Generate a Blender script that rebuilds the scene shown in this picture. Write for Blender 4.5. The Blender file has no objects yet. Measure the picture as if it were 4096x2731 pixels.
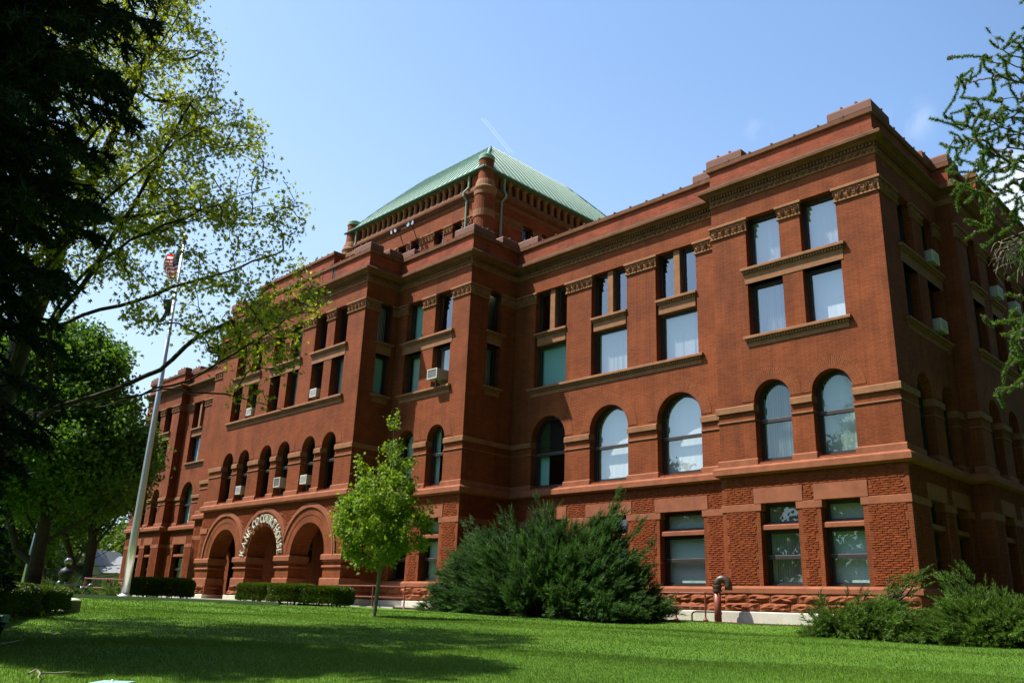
import bpy, bmesh, math, random
import numpy as np
from mathutils import Vector, Matrix
from mathutils.geometry import tessellate_polygon

# ------------------------------------------------------------------ camera, world, sun, exposure
S = 1.2                                   # one drawing unit in metres; the camera's eye is the origin
sc = bpy.context.scene
col = sc.collection
F_PX, YAW, PITCH, ROLL = 3371.6, -0.80019985, 0.31036399, 0.0387897
PW, PH = 4096.0, 2731.0
def cam_axes():
    f = Vector((math.sin(YAW)*math.cos(PITCH), math.cos(YAW)*math.cos(PITCH), math.sin(PITCH)))
    rt = Vector((math.cos(YAW), -math.sin(YAW), 0)); up = rt.cross(f)
    return math.cos(ROLL)*rt+math.sin(ROLL)*up, -math.sin(ROLL)*rt+math.cos(ROLL)*up, f
CR_, CU_, CF_ = cam_axes()
cd = bpy.data.cameras.new('camera'); cam = bpy.data.objects.new('camera', cd); col.objects.link(cam)
cd.sensor_fit = 'HORIZONTAL'; cd.sensor_width = 36.0; cd.lens = F_PX/PW*36.0
cd.clip_start = 0.1; cd.clip_end = 30000
cam.matrix_world = Matrix(((CR_[0], CU_[0], -CF_[0], 0), (CR_[1], CU_[1], -CF_[1], 0), (CR_[2], CU_[2], -CF_[2], 0), (0, 0, 0, 1)))
sc.camera = cam

SUN_EL, SUN_AZ = math.radians(59), math.radians(225)    # azimuth from +Y towards +X
w = bpy.data.worlds.new('World'); sc.world = w; w.use_nodes = True
nt = w.node_tree; nt.nodes.clear()
def N(t, **k):
    n = nt.nodes.new(t)
    for a, b in k.items(): setattr(n, a, b)
    return n
sky = N('ShaderNodeTexSky', sky_type='NISHITA', sun_disc=False, sun_elevation=SUN_EL, sun_rotation=SUN_AZ, air_density=1.0, dust_density=1.3, ozone_density=1.3, altitude=100)
bg = N('ShaderNodeBackground'); bg.inputs['Strength'].default_value = 0.145
out = N('ShaderNodeOutputWorld')
# thin wisps of cloud, placed by compass direction on the sky
tc = N('ShaderNodeTexCoord'); noi = N('ShaderNodeTexNoise'); noi.inputs['Scale'].default_value = 16.0; noi.inputs['Detail'].default_value = 8; noi.inputs['Distortion'].default_value = 0.6
nt.links.new(tc.outputs['Generated'], noi.inputs['Vector'])
def cloud_mask(d, radius, lo, hi, prev=None):
    v = N('ShaderNodeVectorMath', operation='DISTANCE'); v.inputs[1].default_value = Vector(d).normalized()
    nt.links.new(tc.outputs['Generated'], v.inputs[0])
    m = N('ShaderNodeMapRange'); m.inputs['From Min'].default_value = 0; m.inputs['From Max'].default_value = radius; m.inputs['To Min'].default_value = 1; m.inputs['To Max'].default_value = 0; m.interpolation_type = 'SMOOTHSTEP'
    nt.links.new(v.outputs['Value'], m.inputs['Value'])
    c = N('ShaderNodeMapRange'); c.inputs['From Min'].default_value = lo; c.inputs['From Max'].default_value = hi
    nt.links.new(noi.outputs['Fac'], c.inputs['Value'])
    x = N('ShaderNodeMath', operation='MULTIPLY'); nt.links.new(m.outputs[0], x.inputs[0]); nt.links.new(c.outputs[0], x.inputs[1])
    if prev is None: return x
    y = N('ShaderNodeMath', operation='MAXIMUM'); nt.links.new(prev.outputs[0], y.inputs[0]); nt.links.new(x.outputs[0], y.inputs[1]); return y
def sky_dir(px, py):
    return CF_ + CR_*((px-PW/2)/F_PX) - CU_*((py-PH/2)/F_PX)
cm = cloud_mask(sky_dir(4110, 770), 0.070, 0.25, 0.50)
cm = cloud_mask(sky_dir(3640, 490), 0.034, 0.50, 1.15, cm)
cm = cloud_mask(sky_dir(3035, 520), 0.020, 0.46, 1.1, cm)
mx = N('ShaderNodeMix', data_type='RGBA'); mx.inputs['B'].default_value = (4.0, 4.3, 4.7, 1)
nt.links.new(cm.outputs[0], mx.inputs['Factor']); nt.links.new(sky.outputs[0], mx.inputs['A'])
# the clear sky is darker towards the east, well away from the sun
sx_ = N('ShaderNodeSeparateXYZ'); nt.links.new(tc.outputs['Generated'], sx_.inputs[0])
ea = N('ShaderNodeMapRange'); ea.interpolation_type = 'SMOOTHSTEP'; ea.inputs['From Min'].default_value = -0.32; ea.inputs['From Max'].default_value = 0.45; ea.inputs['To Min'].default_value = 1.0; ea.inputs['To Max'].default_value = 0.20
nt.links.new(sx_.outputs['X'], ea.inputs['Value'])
# a thin double contrail
def trail(a, b, wd, prev):
    a, b = a.normalized(), b.normalized(); d = (b-a).normalized(); n = a.cross(b).normalized()
    v1 = N('ShaderNodeVectorMath', operation='DOT_PRODUCT'); v1.inputs[1].default_value = n; nt.links.new(tc.outputs['Generated'], v1.inputs[0])
    ab = N('ShaderNodeMath', operation='ABSOLUTE'); nt.links.new(v1.outputs['Value'], ab.inputs[0])
    m1 = N('ShaderNodeMapRange'); m1.inputs['From Min'].default_value = 0; m1.inputs['From Max'].default_value = wd; m1.inputs['To Min'].default_value = .34; m1.inputs['To Max'].default_value = 0; nt.links.new(ab.outputs[0], m1.inputs['Value'])
    v2 = N('ShaderNodeVectorMath', operation='DOT_PRODUCT'); v2.inputs[1].default_value = d; nt.links.new(tc.outputs['Generated'], v2.inputs[0])
    m2 = N('ShaderNodeMapRange'); m2.inputs['From Min'].default_value = a.dot(d); m2.inputs['From Max'].default_value = b.dot(d); m2.inputs['To Min'].default_value = 0; m2.inputs['To Max'].default_value = 1; m2.clamp = False; nt.links.new(v2.outputs['Value'], m2.inputs['Value'])
    g0 = N('ShaderNodeMath', operation='GREATER_THAN'); g0.inputs[1].default_value = 0; nt.links.new(m2.outputs[0], g0.inputs[0])
    g1 = N('ShaderNodeMath', operation='LESS_THAN'); g1.inputs[1].default_value = 1; nt.links.new(m2.outputs[0], g1.inputs[0])
    k = N('ShaderNodeMath', operation='MULTIPLY'); nt.links.new(g0.outputs[0], k.inputs[0]); nt.links.new(g1.outputs[0], k.inputs[1])
    k2 = N('ShaderNodeMath', operation='MULTIPLY'); nt.links.new(k.outputs[0], k2.inputs[0]); nt.links.new(m1.outputs[0], k2.inputs[1])
    y = N('ShaderNodeMath', operation='MAXIMUM'); nt.links.new(prev.outputs[0], y.inputs[0]); nt.links.new(k2.outputs[0], y.inputs[1]); return y
cm = trail(sky_dir(1926, 474), sky_dir(2040, 612), .0008, cm); cm = trail(sky_dir(1938, 474), sky_dir(2052, 612), .0006, cm)
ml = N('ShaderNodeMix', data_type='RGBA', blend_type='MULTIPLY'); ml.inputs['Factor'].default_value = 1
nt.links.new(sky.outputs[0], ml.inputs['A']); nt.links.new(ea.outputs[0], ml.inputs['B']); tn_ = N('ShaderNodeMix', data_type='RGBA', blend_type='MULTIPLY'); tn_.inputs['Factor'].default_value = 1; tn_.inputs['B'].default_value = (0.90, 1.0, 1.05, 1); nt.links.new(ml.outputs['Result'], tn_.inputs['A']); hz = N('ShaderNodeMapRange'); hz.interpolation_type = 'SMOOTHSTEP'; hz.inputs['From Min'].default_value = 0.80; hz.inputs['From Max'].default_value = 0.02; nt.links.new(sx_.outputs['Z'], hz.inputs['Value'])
hw = N('ShaderNodeMapRange'); hw.interpolation_type = 'SMOOTHSTEP'; hw.inputs['From Min'].default_value = -0.15; hw.inputs['From Max'].default_value = -0.95; hw.inputs['To Max'].default_value = 0.85; nt.links.new(sx_.outputs['X'], hw.inputs['Value'])
hm = N('ShaderNodeMath', operation='MULTIPLY'); nt.links.new(hz.outputs[0], hm.inputs[0]); nt.links.new(hw.outputs[0], hm.inputs[1])
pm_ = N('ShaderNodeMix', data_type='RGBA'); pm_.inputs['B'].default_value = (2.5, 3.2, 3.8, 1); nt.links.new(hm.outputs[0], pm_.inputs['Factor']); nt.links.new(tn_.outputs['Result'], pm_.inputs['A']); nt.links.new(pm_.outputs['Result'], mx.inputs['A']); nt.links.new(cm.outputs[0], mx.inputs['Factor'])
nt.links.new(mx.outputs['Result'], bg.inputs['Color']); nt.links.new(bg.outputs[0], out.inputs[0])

sd = bpy.data.lights.new('sun', 'SUN'); sd.energy = 4.6; sd.angle = math.radians(0.5); sd.color = (1.0, 0.95, 0.84)
so = bpy.data.objects.new('sun', sd); col.objects.link(so)
SUN_DIR = Vector((math.sin(SUN_AZ)*math.cos(SUN_EL), math.cos(SUN_AZ)*math.cos(SUN_EL), math.sin(SUN_EL)))
so.rotation_euler = SUN_DIR.to_track_quat('Z', 'Y').to_euler(); so.location = (0, 0, 60)
sc.view_settings.view_transform = 'Standard'; sc.view_settings.look = 'None'; sc.view_settings.gamma = 1.0
sc.view_settings.use_curve_mapping = False; sc.view_settings.exposure = 0.95
sc.cycles.max_bounces = 6; sc.cycles.transparent_max_bounces = 12; sc.cycles.diffuse_bounces = 3; sc.cycles.glossy_bounces = 3
sc.cycles.transmission_bounces = 4; sc.cycles.use_denoising = True; sc.cycles.caustics_reflective = False; sc.cycles.caustics_refractive = False

# ------------------------------------------------------------------ materials
def mat(name):
    m = bpy.data.materials.new(name); m.use_nodes = True
    m.node_tree.nodes.clear(); return m, m.node_tree
def principled(name, c, rough=0.7, metal=0.0, spec=0.4, noise=0.0, nscale=3.0, bump=0.0, bscale=20.0, dark=None):
    m, t = mat(name); o = t.nodes.new('ShaderNodeOutputMaterial'); p = t.nodes.new('ShaderNodeBsdfPrincipled')
    p.inputs['Roughness'].default_value = rough; p.inputs['Metallic'].default_value = metal; p.inputs['Specular IOR Level'].default_value = spec
    p.inputs['Base Color'].default_value = (*c, 1); t.links.new(p.outputs[0], o.inputs[0])
    tcn = t.nodes.new('ShaderNodeTexCoord')
    if noise > 0:
        n = t.nodes.new('ShaderNodeTexNoise'); n.inputs['Scale'].default_value = nscale; n.inputs['Detail'].default_value = 7; n.inputs['Roughness'].default_value = 0.65
        t.links.new(tcn.outputs['Object'], n.inputs['Vector'])
        r = t.nodes.new('ShaderNodeValToRGB'); r.color_ramp.elements[0].position = 0.3; r.color_ramp.elements[1].position = 0.72
        d = dark or tuple(x*(1-noise) for x in c); b = tuple(min(1, x*(1+noise*0.5)) for x in c)
        r.color_ramp.elements[0].color = (*d, 1); r.color_ramp.elements[1].color = (*b, 1)
        t.links.new(n.outputs['Fac'], r.inputs[0]); t.links.new(r.outputs[0], p.inputs['Base Color'])
    if bump > 0:
        n2 = t.nodes.new('ShaderNodeTexNoise'); n2.inputs['Scale'].default_value = bscale; n2.inputs['Detail'].default_value = 5
        t.links.new(tcn.outputs['Object'], n2.inputs['Vector'])
        b = t.nodes.new('ShaderNodeBump'); b.inputs['Strength'].default_value = bump; b.inputs['Distance'].default_value = 0.02
        t.links.new(n2.outputs['Fac'], b.inputs['Height']); t.links.new(b.outputs[0], p.inputs['Normal'])
    return m
def brick(name, c1, c2, mortar, bw=0.36, rh=0.078, ms=0.008, var=0.36, stain=0.0):
    m, t = mat(name); L = t.links.new
    o = t.nodes.new('ShaderNodeOutputMaterial'); p = t.nodes.new('ShaderNodeBsdfPrincipled'); p.inputs['Roughness'].default_value = 0.85; p.inputs['Specular IOR Level'].default_value = 0.2
    uv = t.nodes.new('ShaderNodeUVMap'); b = t.nodes.new('ShaderNodeTexBrick')
    b.inputs['Scale'].default_value = 1.0; b.inputs['Brick Width'].default_value = bw; b.inputs['Row Height'].default_value = rh
    b.inputs['Mortar Size'].default_value = ms; b.inputs['Mortar Smooth'].default_value = 0.1; b.inputs['Bias'].default_value = -0.1
    b.inputs['Color1'].default_value = (*c1, 1); b.inputs['Color2'].default_value = (*c2, 1); b.inputs['Mortar'].default_value = (*mortar, 1)
    L(uv.outputs[0], b.inputs['Vector'])
    tcn = t.nodes.new('ShaderNodeTexCoord'); n = t.nodes.new('ShaderNodeTexNoise'); n.inputs['Scale'].default_value = 0.55; n.inputs['Detail'].default_value = 8; n.inputs['Roughness'].default_value = 0.7
    L(tcn.outputs['Object'], n.inputs['Vector'])
    mr = t.nodes.new('ShaderNodeMapRange'); mr.inputs['From Min'].default_value = 0.3; mr.inputs['From Max'].default_value = 0.7; mr.inputs['To Min'].default_value = 1-var; mr.inputs['To Max'].default_value = 1+var*0.5
    L(n.outputs['Fac'], mr.inputs['Value'])
    mm = t.nodes.new('ShaderNodeMix'); mm.data_type = 'RGBA'; mm.blend_type = 'MULTIPLY'; mm.inputs['Factor'].default_value = 1
    L(b.outputs['Color'], mm.inputs['A']); L(mr.outputs[0], mm.inputs['B'])
    mp = t.nodes.new('ShaderNodeMapping'); mp.inputs['Scale'].default_value = (1.6, 1.6, 0.10); L(tcn.outputs['Object'], mp.inputs['Vector'])
    n3 = t.nodes.new('ShaderNodeTexNoise'); n3.inputs['Scale'].default_value = 1.0; n3.inputs['Detail'].default_value = 6; n3.inputs['Roughness'].default_value = 0.7; L(mp.outputs[0], n3.inputs['Vector'])
    m3 = t.nodes.new('ShaderNodeMapRange'); m3.inputs['From Min'].default_value = 0.48; m3.inputs['From Max'].default_value = 0.74; m3.inputs['To Min'].default_value = 1.0; m3.inputs['To Max'].default_value = 0.66; L(n3.outputs['Fac'], m3.inputs['Value'])
    m4 = t.nodes.new('ShaderNodeMix'); m4.data_type = 'RGBA'; m4.blend_type = 'MULTIPLY'; m4.inputs['Factor'].default_value = 1; L(mm.outputs['Result'], m4.inputs['A']); L(m3.outputs[0], m4.inputs['B'])
    L(m4.outputs['Result'], p.inputs['Base Color'])
    bp = t.nodes.new('ShaderNodeBump'); bp.inputs['Strength'].default_value = 0.5; bp.inputs['Distance'].default_value = 0.012; bp.invert = True
    L(b.outputs['Fac'], bp.inputs['Height']); L(bp.outputs[0], p.inputs['Normal']); L(p.outputs[0], o.inputs[0])
    return m
def leafmat(name, c, trans=0.5, var=0.35, hue=0.03, rough=0.5, tint=(1.25, 1.15, 0.5)):
    m, t = mat(name); L = t.links.new
    o = t.nodes.new('ShaderNodeOutputMaterial'); a = t.nodes.new('ShaderNodeAttribute'); a.attribute_name = 'tone'
    r = t.nodes.new('ShaderNodeValToRGB'); r.color_ramp.elements[0].color = (*[x*(1-var) for x in c], 1)
    r.color_ramp.elements[1].color = (c[0]*(1+var)+hue, c[1]*(1+var*0.8)+hue*0.5, c[2]*(1+var*0.2), 1)
    L(a.outputs['Fac'], r.inputs[0])
    d = t.nodes.new('ShaderNodeBsdfPrincipled'); d.inputs['Roughness'].default_value = rough; d.inputs['Specular IOR Level'].default_value = 0.3
    L(r.outputs[0], d.inputs['Base Color'])
    tr = t.nodes.new('ShaderNodeBsdfTranslucent'); tm = t.nodes.new('ShaderNodeMix'); tm.data_type = 'RGBA'; tm.blend_type = 'MULTIPLY'; tm.inputs['Factor'].default_value = 1; tm.inputs['B'].default_value = (*tint, 1)
    L(r.outputs[0], tm.inputs['A']); L(tm.outputs['Result'], tr.inputs['Color'])
    mxs = t.nodes.new('ShaderNodeMixShader'); mxs.inputs[0].default_value = trans
    L(d.outputs[0], mxs.inputs[1]); L(tr.outputs[0], mxs.inputs[2]); L(mxs.outputs[0], o.inputs[0])
    return m
def glassmat(name, tint, base, scale=0.7):
    m, t = mat(name); L = t.links.new
    o = t.nodes.new('ShaderNodeOutputMaterial'); tr = t.nodes.new('ShaderNodeBsdfTransparent'); tr.inputs[0].default_value = (*tint, 1)
    g = t.nodes.new('ShaderNodeBsdfGlossy'); g.inputs['Roughness'].default_value = 0.0; g.inputs['Color'].default_value = (0.93, 0.97, 1, 1)
    f = t.nodes.new('ShaderNodeFresnel'); f.inputs['IOR'].default_value = 1.55
    mu = t.nodes.new('ShaderNodeMath'); mu.operation = 'MULTIPLY_ADD'; mu.inputs[1].default_value = scale; mu.inputs[2].default_value = base
    L(f.outputs[0], mu.inputs[0]); mx_ = t.nodes.new('ShaderNodeMixShader'); L(mu.outputs[0], mx_.inputs[0]); L(tr.outputs[0], mx_.inputs[1]); L(g.outputs[0], mx_.inputs[2])
    n = t.nodes.new('ShaderNodeTexNoise'); n.inputs['Scale'].default_value = 0.9; tcn = t.nodes.new('ShaderNodeTexCoord'); L(tcn.outputs['Object'], n.inputs['Vector'])
    b = t.nodes.new('ShaderNodeBump'); b.inputs['Strength'].default_value = 0.05; b.inputs['Distance'].default_value = 0.05; L(n.outputs['Fac'], b.inputs['Height']); L(b.outputs[0], g.inputs['Normal'])
    L(mx_.outputs[0], o.inputs[0]); return m

M = dict(
 brick=brick('red brick', (0.215, 0.049, 0.0135), (0.160, 0.034, 0.0092), (0.29, 0.090, 0.033)),
 parapet_brick=brick('faded parapet brick', (0.32, 0.072, 0.028), (0.235, 0.045, 0.018), (0.20, 0.066, 0.037), rh=0.10, bw=0.42),
 arch_brick=brick('arch brick', (0.220, 0.050, 0.0135), (0.170, 0.037, 0.010), (0.30, 0.108, 0.045), bw=0.30, rh=0.075),
 rock_brick=principled('rock faced brick', (0.205, 0.046, 0.0135), 0.9, spec=0.15, noise=0.45, nscale=4, bump=0.6, bscale=30),
 mortar=principled('dark mortar joint', (0.20, 0.065, 0.035), 0.95, spec=0.1),
 redstone=principled('red sandstone', (0.285, 0.098, 0.050), 0.85, spec=0.2, noise=0.28, nscale=2.2, bump=0.25, bscale=25),
 rockstone=principled('rock faced sandstone', (0.26, 0.080, 0.036), 0.9, spec=0.2, noise=0.35, nscale=3, bump=0.7, bscale=9),
 brownstone=principled('brown terracotta', (0.27, 0.122, 0.056), 0.8, spec=0.25, noise=0.3, nscale=2.5, bump=0.2, bscale=30),
 darkstone=principled('weathered cornice stone', (0.185, 0.078, 0.040), 0.85, spec=0.2, noise=0.4, nscale=1.8, bump=0.25, bscale=25),
 blockstone=principled('parapet block stone', (0.165, 0.068, 0.047), 0.75, spec=0.3, noise=0.15, nscale=1.5),
 limestone=principled('pale limestone', (0.55, 0.52, 0.44), 0.8, noise=0.16, nscale=2.5, bump=0.3, bscale=14),
 copper=principled('green copper', (0.26, 0.385, 0.31), 0.6, spec=0.3, noise=0.18, nscale=0.9, dark=(0.165, 0.275, 0.22)),
 copper_dark=principled('dark copper edge', (0.09, 0.22, 0.18), 0.5, noise=0.2),
 frame=principled('dark bronze frame', (0.030, 0.024, 0.020), 0.45, spec=0.5),
 frame_light=principled('bare metal edge', (0.25, 0.24, 0.23), 0.5, spec=0.5),
 glass=glassmat('window glass', (0.74, 0.90, 0.90), 0.10, 0.0),
 mirror_glass=glassmat('sky reflecting glass', (0.86, 0.93, 0.97), 0.21, 0.0),
 blind=principled('white blind', (0.72, 0.72, 0.68), 0.7),
 shade=principled('teal roller shade', (0.40, 0.60, 0.57), 0.8),
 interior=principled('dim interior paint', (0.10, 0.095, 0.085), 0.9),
 black=principled('black paint', (0.015, 0.015, 0.016), 0.5),
 white_paint=principled('white paint', (0.62, 0.62, 0.59), 0.5, noise=0.06),
 ac=principled('air conditioner enamel', (0.40, 0.375, 0.33), 0.6, noise=0.12),
 ac_dark=principled('air conditioner coil', (0.13, 0.125, 0.115), 0.6, noise=0.2),
 rust=principled('rust red painted pipe', (0.22, 0.055, 0.03), 0.45, spec=0.5, noise=0.25, nscale=6),
 brown_iron=principled('brown iron', (0.075, 0.042, 0.03), 0.4, spec=0.5, noise=0.2, nscale=8),
 alu=principled('brushed aluminium', (0.72, 0.73, 0.75), 0.32, metal=0.75, noise=0.08, nscale=1.0),
 gold=principled('gilded ball', (0.85, 0.55, 0.12), 0.25, metal=0.9),
 concrete=principled('concrete', (0.50, 0.46, 0.385), 0.9, noise=0.15, nscale=1.6),
 soil=principled('bare mulch', (0.10, 0.055, 0.03), 0.95, noise=0.4, nscale=8),
 bark=principled('grey brown bark', (0.095, 0.075, 0.055), 0.9, noise=0.45, nscale=9, bump=0.6, bscale=30),
 bark_dark=principled('dark bark', (0.05, 0.038, 0.028), 0.9, noise=0.4, nscale=7, bump=0.7, bscale=18),
 bark_young=principled('smooth young bark', (0.20, 0.19, 0.14), 0.8, noise=0.3, nscale=14),
 deadwood=principled('pale dead wood', (0.30, 0.25, 0.20), 0.8, noise=0.3, nscale=20),
 hose=principled('green hose', (0.012, 0.16, 0.09), 0.25, spec=0.6),
 lettering=principled('cream letter paint', (0.66, 0.63, 0.55), 0.5),
 flag_red=leafmat('flag red', (0.62, 0.04, 0.035), 0.5, 0, 0, tint=(1, 1, 1)), flag_white=leafmat('flag white', (0.80, 0.79, 0.78), 0.5, 0, 0, tint=(1, 1, 1)),
 flag_blue=principled('flag blue', (0.02, 0.04, 0.16), 0.8), flag_dark=principled('dark flag cloth', (0.05, 0.06, 0.03), 0.8, noise=0.5, nscale=2),
 siding=principled('cream siding', (0.70, 0.69, 0.60), 0.7), shingle=principled('grey shingles', (0.22, 0.23, 0.25), 0.9, noise=0.3, nscale=4),
 lens=principled('lamp glass', (0.5, 0.5, 0.5), 0.15, metal=0.6), globe=principled('smoky globe', (0.28, 0.26, 0.27), 0.08, metal=0.7),
 tan=principled('tan stone', (0.26, 0.20, 0.13), 0.85, noise=0.25, nscale=3), box_green=principled('pale green enamel', (0.30, 0.50, 0.42), 0.4),
 ceiling=principled('ceiling tile', (0.5, 0.5, 0.48), 0.9), cone=principled('larch cone', (0.05, 0.035, 0.025), 0.8),
 trail=principled('contrail vapour', (0.9, 0.9, 0.92), 1.0),
 leaf_maple=leafmat('silver maple leaf', (0.250, 0.305, 0.050), 0.62, 0.40, 0.0, tint=(1.45, 1.4, 0.5)),
 leaf_young=leafmat('young tree leaf', (0.165, 0.295, 0.040), 0.5, 0.4, 0.02, tint=(1.4, 1.3, 0.4)),
 leaf_dark=leafmat('dark maple leaf', (0.075, 0.180, 0.032), 0.5, 0.45, 0.01),
 leaf_wood=leafmat('dark wood leaf', (0.030, 0.040, 0.022), 0.2, 0.4, 0.004, tint=(1, 1, 1)),  # darkened so the unseen trees bounce little green light
 leaf_far=leafmat('far tree leaf', (0.075, 0.15, 0.025), 0.45, 0.5, 0.02),
 leaf_red=leafmat('reddish shrub leaf', (0.20, 0.075, 0.06), 0.4, 0.4, 0.02),
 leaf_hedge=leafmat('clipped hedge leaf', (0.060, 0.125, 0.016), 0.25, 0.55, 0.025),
 juniper=leafmat('juniper spray', (0.042, 0.108, 0.030), 0.25, 0.65, 0.008, rough=0.6, tint=(1.1, 1.1, 0.6)),
 juniper_low=leafmat('spreading juniper spray', (0.068, 0.142, 0.024), 0.25, 0.65, 0.008, rough=0.6, tint=(1.1, 1.1, 0.6)),
 spruce=leafmat('spruce needle', (0.014, 0.034, 0.016), 0.1, 0.5, 0.002, rough=0.7),
 larch=leafmat('larch needle', (0.085, 0.175, 0.035), 0.4, 0.5, 0.015),
 grass=leafmat('grass blade', (0.088, 0.178, 0.022), 0.4, 0.45, 0.012, rough=0.6, tint=(1.2, 1.2, 0.4)),
)
def lawnmat():
    m, t = mat('lawn turf'); L = t.links.new
    o = t.nodes.new('ShaderNodeOutputMaterial'); p = t.nodes.new('ShaderNodeBsdfPrincipled'); p.inputs['Roughness'].default_value = 0.9; p.inputs['Specular IOR Level'].default_value = 0.1
    tcn = t.nodes.new('ShaderNodeTexCoord')
    n1 = t.nodes.new('ShaderNodeTexNoise'); n1.inputs['Scale'].default_value = 0.35; n1.inputs['Detail'].default_value = 6
    n2 = t.nodes.new('ShaderNodeTexNoise'); n2.inputs['Scale'].default_value = 24; n2.inputs['Detail'].default_value = 4
    L(tcn.outputs['Object'], n1.inputs['Vector']); L(tcn.outputs['Object'], n2.inputs['Vector'])
    ad = t.nodes.new('ShaderNodeMath'); ad.operation = 'MULTIPLY_ADD'; ad.inputs[1].default_value = 0.55; L(n1.outputs['Fac'], ad.inputs[0])
    m2 = t.nodes.new('ShaderNodeMath'); m2.operation = 'MULTIPLY'; m2.inputs[1].default_value = 0.45; L(n2.outputs['Fac'], m2.inputs[0]); L(m2.outputs[0], ad.inputs[2])
    r = t.nodes.new('ShaderNodeValToRGB'); r.color_ramp.elements[0].position = 0.32; r.color_ramp.elements[1].position = 0.68
    r.color_ramp.elements[0].color = (0.040, 0.110, 0.009, 1); r.color_ramp.elements[1].color = (0.105, 0.190, 0.024, 1)
    L(ad.outputs[0], r.inputs[0]); L(r.outputs[0], p.inputs['Base Color'])
    b = t.nodes.new('ShaderNodeBump'); b.inputs['Strength'].default_value = 0.8; b.inputs['Distance'].default_value = 0.04; L(n2.outputs['Fac'], b.inputs['Height']); L(b.outputs[0], p.inputs['Normal'])
    L(p.outputs[0], o.inputs[0]); return m
M['lawn'] = lawnmat()
def emitmat():
    m, t = mat('lit ceiling lamp'); o = t.nodes.new('ShaderNodeOutputMaterial'); e = t.nodes.new('ShaderNodeEmission')
    e.inputs[0].default_value = (1.0, 0.92, 0.55, 1); e.inputs[1].default_value = 0.9; t.links.new(e.outputs[0], o.inputs[0]); return m
M['lit'] = emitmat()

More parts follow.
